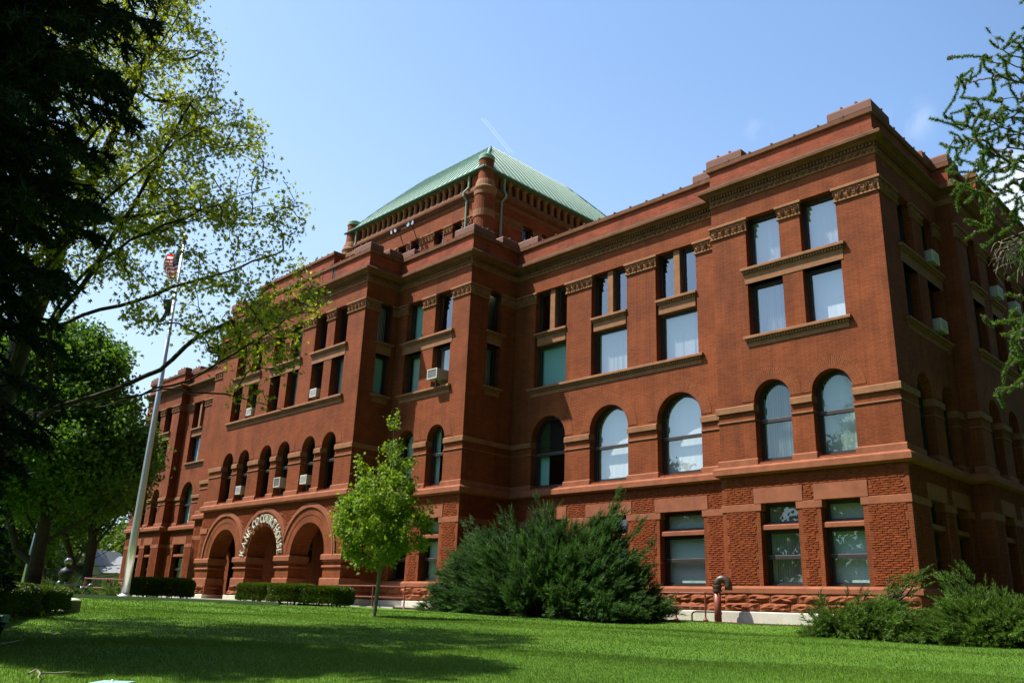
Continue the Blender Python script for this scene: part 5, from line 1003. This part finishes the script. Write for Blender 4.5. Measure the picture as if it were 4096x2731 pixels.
# larch leaning in from the right
def make_larch():
    g = np.random.default_rng(14); b = Vector((-.2, 10.2, 0)); b.z = float(gz(b.x, b.y)); T = empty('larch_tree', b, 'larch with hanging cone studded branches reaching in at the upper right', 'tree'); t = Tree()
    t.limb([tuple(b), (b.x, b.y, 4), (b.x+.1, b.y, 9), (b.x+.1, b.y+.1, 13)], .4); R_ = 10.2
    bough = [([(4500, 520), (4096, 345), (3960, 300), (3850, 330), (3790, 345)], 0), ([(4500, 420), (4096, 250), (3980, 200), (3930, 130)], 0), ([(4550, 780), (4096, 655), (3990, 640), (3900, 560), (3800, 560), (3760, 590)], 0), ([(4500, 700), (4096, 470), (3990, 470), (3900, 450)], 0), ([(4500, 880), (4096, 700), (4000, 665), (3930, 690), (3860, 760)], 0),
             ([(4550, 1090), (4096, 960), (4040, 950)], 0), ([(4550, 1450), (4096, 1365), (4040, 1340), (4015, 1370)], 0), ([(4500, 180), (4130, 60), (4060, -60)], 0), ([(4500, 380), (4110, 300), (4000, 250), (3900, 240)], 0), ([(4500, 620), (4110, 560), (4010, 520), (3930, 480), (3870, 470)], 0), ([(4500, 640), (4110, 610), (4000, 590), (3920, 620), (3850, 650)], 0), ([(4520, 760), (4110, 700), (4040, 720), (3980, 760), (3930, 800)], 0), ([(4520, 420), (4110, 400), (4020, 390), (3940, 400)], 0), ([(4520, 250), (4110, 180), (4040, 170)], 0), ([(4520, 540), (4110, 520), (4000, 540), (3910, 560)], 0), ([(4520, 330), (4110, 350), (4030, 300), (3960, 320)], 0), ([(4520, 820), (4110, 760), (4050, 790)], 0), ([(4520, 600), (4080, 440), (3940, 500), (3820, 520)], 0)]
    ends = []
    for pts, _ in bough:
        r0 = R_+g.uniform(-.2, .2); P_ = [tuple(pxr(x+30, y, r0+.15*i*g.normal())) for i, (x, y) in enumerate(pts)]; z = P_[0][2]; k = min(range(t.n), key=lambda i: abs(t.p[i][2]-(z-.2)) if i < 30 else 99)
        n0 = t.n; t.limb([tuple(t.p[k])]+P_, .10, jit=.012, rng_=g); ends.append((n0, t.n))
    att = []
    for n0, n1 in ends:
        for i in range(n0+8, n1):
            for _ in range(3):
                a = g.uniform(0, 6.28); l = g.uniform(.08, .66); att.append(t.p[i]+np.array([np.cos(a)*l*.45, np.sin(a)*l*.45, -l if g.random() < .70 else l*.45]))
    att = np.array(att); px = np.array([PW/2+F_PX*(Vector(a).dot(CR_)/Vector(a).dot(CF_)) for a in att])
    t.reach(att, g, nseg=7, up=-.02, wob=.10, minpar=30, lowpen=0)
    V, F = t.wood(.0032, .46, .20, 5); npmesh('trunk', V, F, 'bark', T, smooth=True)
    Q_, D_ = [], []
    for ids in t.tips:
        q = t.p[[t.par[ids[0]]]+ids]
        for i in range(len(q)-1):
            m = max(1, int(np.linalg.norm(q[i+1]-q[i])/.016))
            for k in range(m): Q_.append(q[i]+(q[i+1]-q[i])*(k/m)); D_.append(q[i+1]-q[i])
    Q_ = np.array(Q_); D_ = np.array(D_); K = 20; A = np.repeat(D_/np.linalg.norm(D_, axis=1, keepdims=True), K, 0)*.3+g.normal(size=(len(Q_)*K, 3))
    V, F, tn = leafmesh(np.repeat(Q_, K, 0), A, g.uniform(.022, .046, len(Q_)*K), 'needle', g, .26, np.repeat(g.random(len(Q_)), K)*.6+g.random(len(Q_)*K)*.4); npmesh('needles', V, F, 'larch', T, tone=tn)
    cm_ = MB()
    for i in g.choice(len(Q_), min(len(Q_), 200), replace=False): p = Q_[i]; cm_.lathe((p[0], p[1], p[2]+.012), [(.003, -.03), (.019, -.02), (.024, 0), (.015, .022), (.003, .03)], 6)
    npcone = cm_.build('cones', 'cone', T); npcone['kind'] = 'stuff'
    dm = MB()                                           # bare dead twigs under the lowest green boughs
    for i in range(26):
        x0, y0 = 4010+g.uniform(0, 110), 960+g.uniform(-20, 40); a = g.uniform(1.2, 2.7); l = g.uniform(50, 160); q = [pxr(x0+50, y0-15, R_)]
        for k in range(1, 6): q.append(pxr(x0+math.cos(a)*l*k/5+g.normal()*4, y0+math.sin(a)*l*k/5+g.normal()*4-18*math.sin(k*.6), R_+g.normal()*.03)); a += g.normal()*.16
        dm.tube(q, [.006, .005, .0045, .004, .003, .002], 4)
    dm.build('dead_twig', 'deadwood', T)
make_larch()

# ------------------------------------------------------------------ flagpole and flags
fb = pxr(495.6, 2392, 36); fb.z = -.07; ft = pxr(749, 975, 36); FP = empty('flagpole', fb, 'tall tapered silver flagpole with a gold ball on top', 'flagpole'); H = ft.z-fb.z
mb = MB(); mb.tube([fb, fb+Vector((0, 0, H*.15)), fb+Vector((0, 0, H*.5)), fb+Vector((0, 0, H))], [.155, .145, .105, .045], 20, True); mb.build('pole', 'alu', FP, smooth=True)
mb = MB(); mb.lathe(fb, [(.42, 0), (.40, .05), (.30, .09), (.19, .16), (.165, .2)], 24); mb.build('flash_collar', 'alu', FP, smooth=True)
mb = MB(); mb.lathe(fb+Vector((0, 0, H)), [(.05, 0), (.09, .02), (.09, .10), (.03, .12), (.025, .2)], 12); mb.build('truck', 'brown_iron', FP)
mb = MB(); mb.ball(fb+Vector((0, 0, H+.28)), .125, 10); mb.build('ball', 'gold', FP, smooth=True)
def flag(name, label, ztop, hoist, fly, us, sgn=-1, hang=.75, seed=0):
    org = fb+Vector((0, 0, ztop)); r_ = Vector((CR_.x, CR_.y, 0)).normalized()*sgn; nrm_ = Vector((-r_.y, r_.x, 0)); me = MB(); n, m = 18, 26; pts = {}
    for i in range(n+1):
        for j in range(m+1):
            u, v = i/n, j/m; fx = fly*u*.55; pts[i, j] = org+r_*(.09+fx*(.75+.2*math.sin(v*5+seed)))+nrm_*(.16*math.sin(u*9+v*3+seed)*u*1.6)+Vector((0, 0, -hoist*v-fly*hang*u*u-.08*u*math.sin(v*7+seed)))
    idx = {k: i for i, k in enumerate(pts)}; me.v = [tuple(p) for p in pts.values()]
    for i in range(n):
        for j in range(m):
            me.f.append((idx[i, j], idx[i+1, j], idx[i+1, j+1], idx[i, j+1])); me.mi.append((2 if (i < n*.4 and j < m*7/13) else (0 if (j*13//m) % 2 == 0 else 1)) if us else 0)
    if us:
        me.cur = 1
        for i in range(1, 7, 1):
            for j in range(1, 13, 2):
                p = pts[i, j]; 
                for s_ in (-.012, .012): q = p+nrm_*s_; me.add([q+r_*.018, q+Vector((0, 0, .025)), q-r_*.018, q-Vector((0, 0, .025))], [(0, 1, 2, 3)])
    o = me.build(name, ['flag_red', 'flag_white', 'flag_blue'] if us else 'flag_dark', None, org, smooth=False); tag(o, label, 'flag', 'flags on the pole')
flag('flag', 'red, white and blue striped flag hanging limp near the pole top', H-.36, 1.25, 1.25, True, hang=.28)
flag('flag', 'dark olive flag hanging limp lower down the silver pole', H-2.45, .85, .85, False, hang=.4, seed=2)

# ------------------------------------------------------------------ pipes, rails and small things
def rail(label, pts, posts, zb):
    T = empty('handrail', (pts[0][0], pts[0][1], zb), label, 'handrail', 'rust red pipe handrails')
    for z in (.84, .42):
        mb = MB(); mb.tube([(x, y, zb+z) for x, y in pts], .028, 8); mb.build('rail', 'rust', T)
    for x, y in posts:
        mb = MB(); mb.tube([(x, y, zb-.1), (x, y, zb+.86)], .028, 8); mb.ball((x, y, zb+.85), .038, 6); p = mb.build('post', 'rust', T)
        mb = MB(); mb.lathe((x, y, zb), [(.085, -.08), (.085, .02), (.05, .05), (.03, .09)], 10); mb.build('post_foot', 'rust', p)
rail('rust red pipe handrail beside the big juniper, next to the bent standpipe', [(-19.2, 24.45), (-17.0, 24.40), (-15.72, 24.38)], [(-16.88, 24.4), (-15.74, 24.38), (-19.2, 24.45)], -.02)
rail('rust red pipe handrail behind the young tree, right of the entrance', [(-31.35, 20.75), (-29.05, 21.0), (-28.0, 21.75)], [(-31.35, 20.75), (-29.1, 20.98), (-28.0, 21.75)], -.03)
mb = MB(); mb.box(-31.3, -28.0, 21.2, 22.55, -.3, .03); tag(mb.build('ramp_slab', 'concrete', None, (-29.6, 21.9, -.3)), 'low concrete slab behind the handrail right of the entrance', 'slab')
b = pxr(405, 2392, 47); rail('rust red pipe handrail far off left of the flagpole', [(b.x-.9, b.y-.6), (b.x+1.2, b.y+.9)], [(b.x-.9, b.y-.6), (b.x+.2, b.y+.2), (b.x+1.2, b.y+.9)], -.02)
sp = Vector((-15.22, 24.28, -.08)); T = empty('standpipe', sp, 'rust red standpipe with dark hooked elbow standing against the white footing', 'pipe')
mb = MB(); mb.tube([sp+Vector((0, 0, -.1)), sp+Vector((0, 0, .98))], .115, 16); mb.build('pipe', 'rust', T, smooth=True)
mb = MB(); mb.lathe(sp, [(.118, .93), (.15, .95), (.15, 1.02), (.13, 1.03), (.13, 1.06), (.155, 1.07), (.155, 1.13), (.118, 1.15)], 16); mb.build('collar', 'brown_iron', T)
mb = MB(); mb.tube([sp+Vector((.17*(1-math.cos(a)), .06*(1-math.cos(a)), 1.14+.20*math.sin(a))) for a in [math.pi*k/9 for k in range(10)]]+[sp+Vector((.34, .12, 1.0))], .122, 14); mb.build('elbow', 'brown_iron', T, smooth=True)
mb = MB(); mb.tube([sp+Vector((-.1, 0, .30)), sp+Vector((.13, 0, .30))], .04, 8); mb.build('clamp', 'rust', T)
mb = MB(); mb.tube([(-16.28, 24.42, -.1), (-16.28, 24.42, .16), (-16.22, 24.42, .23), (-16.1, 24.42, .25), (-15.35, 24.36, .25)], .028, 8); tag(mb.build('conduit', 'brown_iron', None, (-16.28, 24.42, -.1)), 'thin dark conduit bent along the white footing beside the standpipe', 'conduit')
# hose reel in the left arch
hp = Vector(pxr(*(700+660*.3015, 2150+690*.3015), 46.3)); hp = Vector((-41.35, 21.35, .42)); T = empty('hose_reel', (hp.x, hp.y, .1), 'coiled bright green garden hose on a small cart under the left arch', 'hose')
mb = MB()
for k in range(9):
    a0 = k*.7; rr = .30-.022*(k % 5); mb.tube([hp+Vector((rr*math.cos(a), -.10+.045*(k//2)+.01*math.sin(a*3+k), rr*math.sin(a))) for a in [2*math.pi*j/22+a0 for j in range(23)]], .024, 6, False)
mb.build('hose', 'hose', T)
mb = MB(); mb.tube([hp+Vector((0, -.16, 0)), hp+Vector((0, .2, 0))], .05, 8); mb.tube([hp+Vector((-.22, .18, -.3)), hp+Vector((-.06, .18, .2)), hp+Vector((.04, .22, .62)), hp+Vector((.16, .22, .62)), hp+Vector((.2, .18, -.3))], .014, 6); mb.build('cart_frame', 'brown_iron', T)
# window air conditioners
def aircon(P, c, z, wd, h, dep, label, style='grille', base=0.0):
    q = P(c, z, -dep+.2); T = empty('air_conditioner', P(c, z-h/2, 0), label, 'air conditioner', 'window air conditioners')
    mb = MB(); mb.rbox(P, c-wd/2, c+wd/2, z-h/2, z+h/2, -dep+.2, .38, .015); mb.build('casing', 'ac', T)
    mb = MB(); mb.mbox(P, c-wd/2+.04, c+wd/2-.04, z-h/2+.04, z+h/2-.04, -dep+.192, -dep+.21); mb.build('coil', 'ac_dark', T)
    mb = MB(); n = 6 if style == 'grille' else 0
    for k in range(n): zz = z-h/2+.06+(h-.12)*k/(n-1); mb.mbox(P, c-wd/2+.02, c+wd/2-.02, zz-.012, zz+.012, -dep+.17, -dep+.191)
    for a in ([c-wd/2, c+wd/2-.035]): mb.mbox(P, a, a+.035, z-h/2, z+h/2, -dep+.175, -dep+.199)
    for zz in (z-h/2, z+h/2-.035): mb.mbox(P, c-wd/2+.036, c+wd/2-.036, zz, zz+.035, -dep+.175, -dep+.199)
    mb.build('grille', 'white_paint', T)
    mb = MB(); mb.mbox(P, c-.04, c+.04, z-h/2-.32, z-h/2-.005, -dep+.42, -dep+.5); mb.build('bracket', 'frame', T)
F4, F3 = front(Y4), front(Y3)
aircon(F3, -27.95, 9.80, .66, .44, .62, 'large box air conditioner jutting from a window beside the tower', 'plain')
aircon(F4, -35.05, 9.72, .56, .40, .28, 'white grilled air conditioner in the mid row window nearest the shaded return')
aircon(F4, -41.35, 9.66, .54, .40, .28, 'white grilled air conditioner in the mid row, half hidden by maple leaves')
aircon(F4, -41.35, 5.50, .54, .42, .28, 'white grilled air conditioner in the second arched window from the left')
aircon(F4, -37.33, 5.58, .58, .46, .36, 'box air conditioner with tan face in the fourth arched window', 'plain')
aircon(F4, -35.05, 5.55, .54, .42, .28, 'white grilled air conditioner in the fifth arched window')
aircon(right(XR), 29.05, 12.22, .62, .42, .36, 'air conditioner in the upper window on the shaded side, nearest the corner')
aircon(right(XR), 29.05, 9.72, .62, .42, .36, 'air conditioner in the mid window on the shaded side, nearest the corner')
aircon(right(XS), 33.92, 12.22, .62, .42, .40, 'air conditioner high on the shaded side, below the dead larch twigs')
aircon(right(XS), 36.10, 12.22, .62, .42, .40, 'air conditioner high on the shaded side, at the right edge of the view')
# floodlights on the tower ledge
T = empty('floodlight_bar', (-37.35, TY0-.7, 21.2), 'dark bar of small floodlights fixed to the tower above the parapet', 'floodlight'); fl = front(TY0-.35)
mb = MB(); mb.mbox(fl, -38.6, -37.6, 21.95, 22.0, -.05, 0)
for a in (-38.75, -37.45): mb.tube([fl(a, 21.1, .3), fl(a, 21.75, -.05), fl(a, 22.02, -.05)], .03, 6)
mb.build('bar', 'brown_iron', T)
for a, d in ((-39.0, -.5), (-38.7, -.2), (-37.55, .15), (-37.25, .5)):
    mb = MB(); mb.tube([fl(a, 21.92, -.1), fl(a+d*.25, 21.84, -.38)], [.08, .15], 10); l = mb.build('floodlight', 'brown_iron', T)
    mb = MB(); mb.tube([fl(a+d*.25, 21.84, -.381), fl(a+d*.252, 21.839, -.39)], .14, 10); mb.build('lens', 'lens', l)
# post at the hedge end, ornament on its pedestal, street pole, wires, house
ep = pxr(282, 2412, 20.9); ep.z = float(gz(ep.x, ep.y)); T = empty('end_post', ep, 'low stone post with rounded pale cap at the end of the left hedge', 'post')
mb = MB(); mb.box(ep.x-.16, ep.x+.16, ep.y-.16, ep.y+.16, ep.z-.1, ep.z+.20); mb.build('shaft', 'tan', T)
mb = MB(); mb.lathe(ep+Vector((0, 0, .2)), [(.20, 0), (.20, .015), (.17, .04), (.10, .058), (.001, .065)], 20); mb.build('cap', 'limestone', T, smooth=True)
op = pxr(270, 2400, 24.5); op.z = float(gz(op.x, op.y)); T = empty('globe_lamp', op, 'dark metal ornament ringed with shiny globes on a tan pedestal behind the hedge', 'lamp'); r_ = Vector((CR_.x, CR_.y, 0)).normalized()
mb = MB(); mb.tube([op, op+Vector((0, 0, .48))], [.14, .11], 4); mb.lathe(op, [(.13, .46), (.16, .48), (.16, .52), (.08, .55)], 12); mb.build('pedestal', 'tan', T)
hb_ = op+Vector((0, 0, .52))-r_*.16
mb = MB(); mb.lathe(hb_, [(.03, .0), (.05, .08), (.15, .16), (.18, .26), (.14, .36), (.05, .42), (.05, .47)], 16); mb.build('urn', 'black', T, smooth=True)
mb = MB(); mb.ball(hb_+Vector((0, 0, .55)), .095, 8); mb.build('ball', 'globe', T, smooth=True)
mb = MB(); mb.tube([hb_+Vector((0, 0, .05))-r_*.15, hb_+Vector((0, 0, .02))+r_*.2, hb_+Vector((0, 0, -.06))+r_*.5], .035, 8); mb.build('arm', 'brown_iron', T)
for s_, dz in ((-.12, .02), (.06, .02), (.30, -.06), (.46, -.10), (.66, -.02)):
    mb = MB(); mb.ball(hb_+r_*s_+Vector((0, 0, dz)), .072, 8); mb.build('globe', 'globe', T, smooth=True)
pb = pxr(90, 2340, 60); pb.z = -.1; T = empty('street_pole', pb, 'plain grey street pole leaning out from behind the left hedge', 'pole'); mb = MB(); pt_ = pxr(117, 2243, 60); mb.tube([pb, pt_, pt_+(pt_-pb)*2.2], [.16, .14, .10], 10); mb.build('pole', 'alu', T, smooth=True)
for y0, y1, lab in ((2190, 2260, 'dark overhead wire, upper of three, crossing behind the maples'), (2250, 2290, 'dark overhead wire, middle of three, crossing behind the maples'), (2262, 2300, 'dark overhead wire, lowest of three, crossing behind the maples')):
    a, c = pxr(60, y0, 72), pxr(470, y1, 72); mb = MB(); mb.tube([a.lerp(c, k/8)+Vector((0, 0, -.5*math.sin(math.pi*k/8))) for k in range(9)], .03, 5, False); tag(mb.build('overhead_wire', 'black', None, tuple(a)), lab, 'wire', 'overhead wires')
hc = pxr(362, 2350, 96); hc.z = -.6; T = empty('house', hc, 'cream clapboard house with grey gable roof far off behind the maples', 'house'); ux = Vector((CR_.x, CR_.y, 0)).normalized(); uy = Vector((-ux.y, ux.x, 0))
def hp_(a, d, z): return hc+ux*a+uy*d+Vector((0, 0, z))
mb = MB(); q = lambda *p: [hp_(*k) for k in p]
mb.add(q((-2.5, 0, 0), (4.0, 0, 0), (4.0, 0, 2.9), (-2.5, 0, 2.9)), [(0, 1, 2, 3)]); mb.add(q((-2.5, 0, 0), (-2.5, 7, 0), (-2.5, 7, 2.9), (-2.5, 0, 2.9)), [(0, 1, 2, 3)]); mb.add(q((4, 0, 0), (4, 7, 0), (4, 7, 2.9), (4, 0, 2.9)), [(0, 1, 2, 3)]); mb.add(q((-2.5, 7, 0), (4, 7, 0), (4, 7, 2.9), (-2.5, 7, 2.9)), [(0, 1, 2, 3)])
mb.add(q((-2.5, 0, 2.9), (.7, 0, 2.9), (-.9, 0, 5.0)), [(0, 1, 2)])
for k in range(22): mb.add(q((-2.5, -.03, k*.13), (4, -.03, k*.13), (4, 0, k*.13+.128), (-2.5, 0, k*.13+.128)), [(0, 1, 2, 3)])
mb.build('wall', 'siding', T)
mb = MB()
mb.add(q((-2.8, -.3, 2.72), (-2.8, 7.2, 2.72), (-.9, 7.2, 5.15), (-.9, -.3, 5.15)), [(0, 1, 2, 3)]); mb.add(q((1.0, -.3, 2.72), (1.0, 7.2, 2.72), (-.9, 7.2, 5.15), (-.9, -.3, 5.15)), [(0, 1, 2, 3)]); mb.add(q((.7, -.3, 2.85), (4.3, -.3, 2.85), (4.3, 3.5, 4.6), (.7, 3.5, 4.6)), [(0, 1, 2, 3)]); mb.build('roof', 'shingle', T)
for a, z, w_, h_ in ((-1.35, 2.2, .75, 1.5), (2.6, .95, .9, 1.0), (-1.6, .6, .8, 1.2)):
    mb = MB(); mb.add(q((a, -.06, z), (a+w_, -.06, z), (a+w_, -.06, z+h_), (a, -.06, z+h_)), [(0, 1, 2, 3)]); f_ = mb.build('window', 'white_paint', T)
    mb = MB(); mb.add(q((a+.09, -.08, z+.09), (a+w_-.09, -.08, z+.09), (a+w_-.09, -.08, z+h_/2-.03), (a+.09, -.08, z+h_/2-.03), (a+.09, -.08, z+h_/2+.03), (a+w_-.09, -.08, z+h_/2+.03), (a+w_-.09, -.08, z+h_-.09), (a+.09, -.08, z+h_-.09)), [(0, 1, 2, 3), (4, 5, 6, 7)]); mb.build('pane', 'black', f_)
# things lying on the lawn
def twig(pts, r0, label, branch=None):
    mb = MB()
    def on(x, y, h=.045):
        d = sky_dir(x, y); lo, hi = 2.0, 40.0
        for _ in range(50):
            m = (lo+hi)/2; p = pxr(x, y, m); lo, hi = (m, hi) if p.z > float(gz(p.x, p.y))+.02 else (lo, m)
        p = pxr(x, y, lo); return Vector((p.x, p.y, float(gz(p.x, p.y))+h))
    P_ = [on(*p) for p in pts]; mb.tube(P_, [r0*(1-.7*i/len(P_)) for i in range(len(P_))], 6)
    for bpts in branch or []: mb.tube([on(*p) for p in bpts], [r0*.7, r0*.5, r0*.25][:len(bpts)], 5)
    tag(mb.build('fallen_twig', 'deadwood', None, tuple(P_[0])), label, 'twig', 'twigs fallen on the lawn')
twig([(112, 2705), (142, 2690), (158, 2704), (215, 2703), (275, 2698)], .011, 'crooked fallen twig on the shaded grass, nearest the bottom left corner', [[(158, 2704), (150, 2716), (150, 2726)]])
twig([(0, 2583), (40, 2577), (75, 2568), (95, 2567)], .009, 'straight fallen twig on the shaded grass by the left edge')
twig([(205, 2532), (212, 2535), (222, 2536)], .010, 'tiny pale stick on the shaded grass above the crooked twig')
ub = pxr(445, 2745, 7.4); ub.z = float(gz(ub.x, ub.y)); T = empty('utility_box', ub, 'pale green utility box, only its lid edge showing at the bottom of the view', 'utility box'); ztop_ = pxr(445, 2726, 7.4).z
mb = MB(); a = math.atan2(CR_.y, CR_.x); ca, sa = math.cos(a), math.sin(a); bx = lambda x, y, z: (ub.x+x*ca-y*sa, ub.y+x*sa+y*ca, z)
def obox(mb, hx, hy, z0, z1):
    p = [bx(x, y, z) for z in (z0, z1) for x, y in ((-hx, -hy), (hx, -hy), (hx, hy), (-hx, hy))]; mb.add(p, [(3, 2, 1, 0), (4, 5, 6, 7), (0, 1, 5, 4), (1, 2, 6, 5), (2, 3, 7, 6), (3, 0, 4, 7)])
obox(mb, .105, .12, ub.z-.1, ztop_-.04); mb.build('body', 'box_green', T); mb = MB(); obox(mb, .12, .135, ztop_-.039, ztop_); mb.build('lid', 'box_green', T); mb = MB(); mb.ball(bx(-.02, .05, ztop_+.004), .012, 5); mb.build('bolt', 'alu', T)
gb = pxr(2, 2460, 14.6); gb.z = float(gz(gb.x, gb.y)); mb = MB(); mb.rbox(lambda a_, z_, d_: (gb.x+a_*CR_.x-d_*CR_.y, gb.y+a_*CR_.y+d_*CR_.x, z_), -.16, .08, gb.z-.05, gb.z+.17, -.1, .1, .02); tag(mb.build('ground_box', 'copper_dark', None, tuple(gb)), 'small dull green box at the left edge in front of the dark hedge', 'box')  # a plain green box, it gives no light
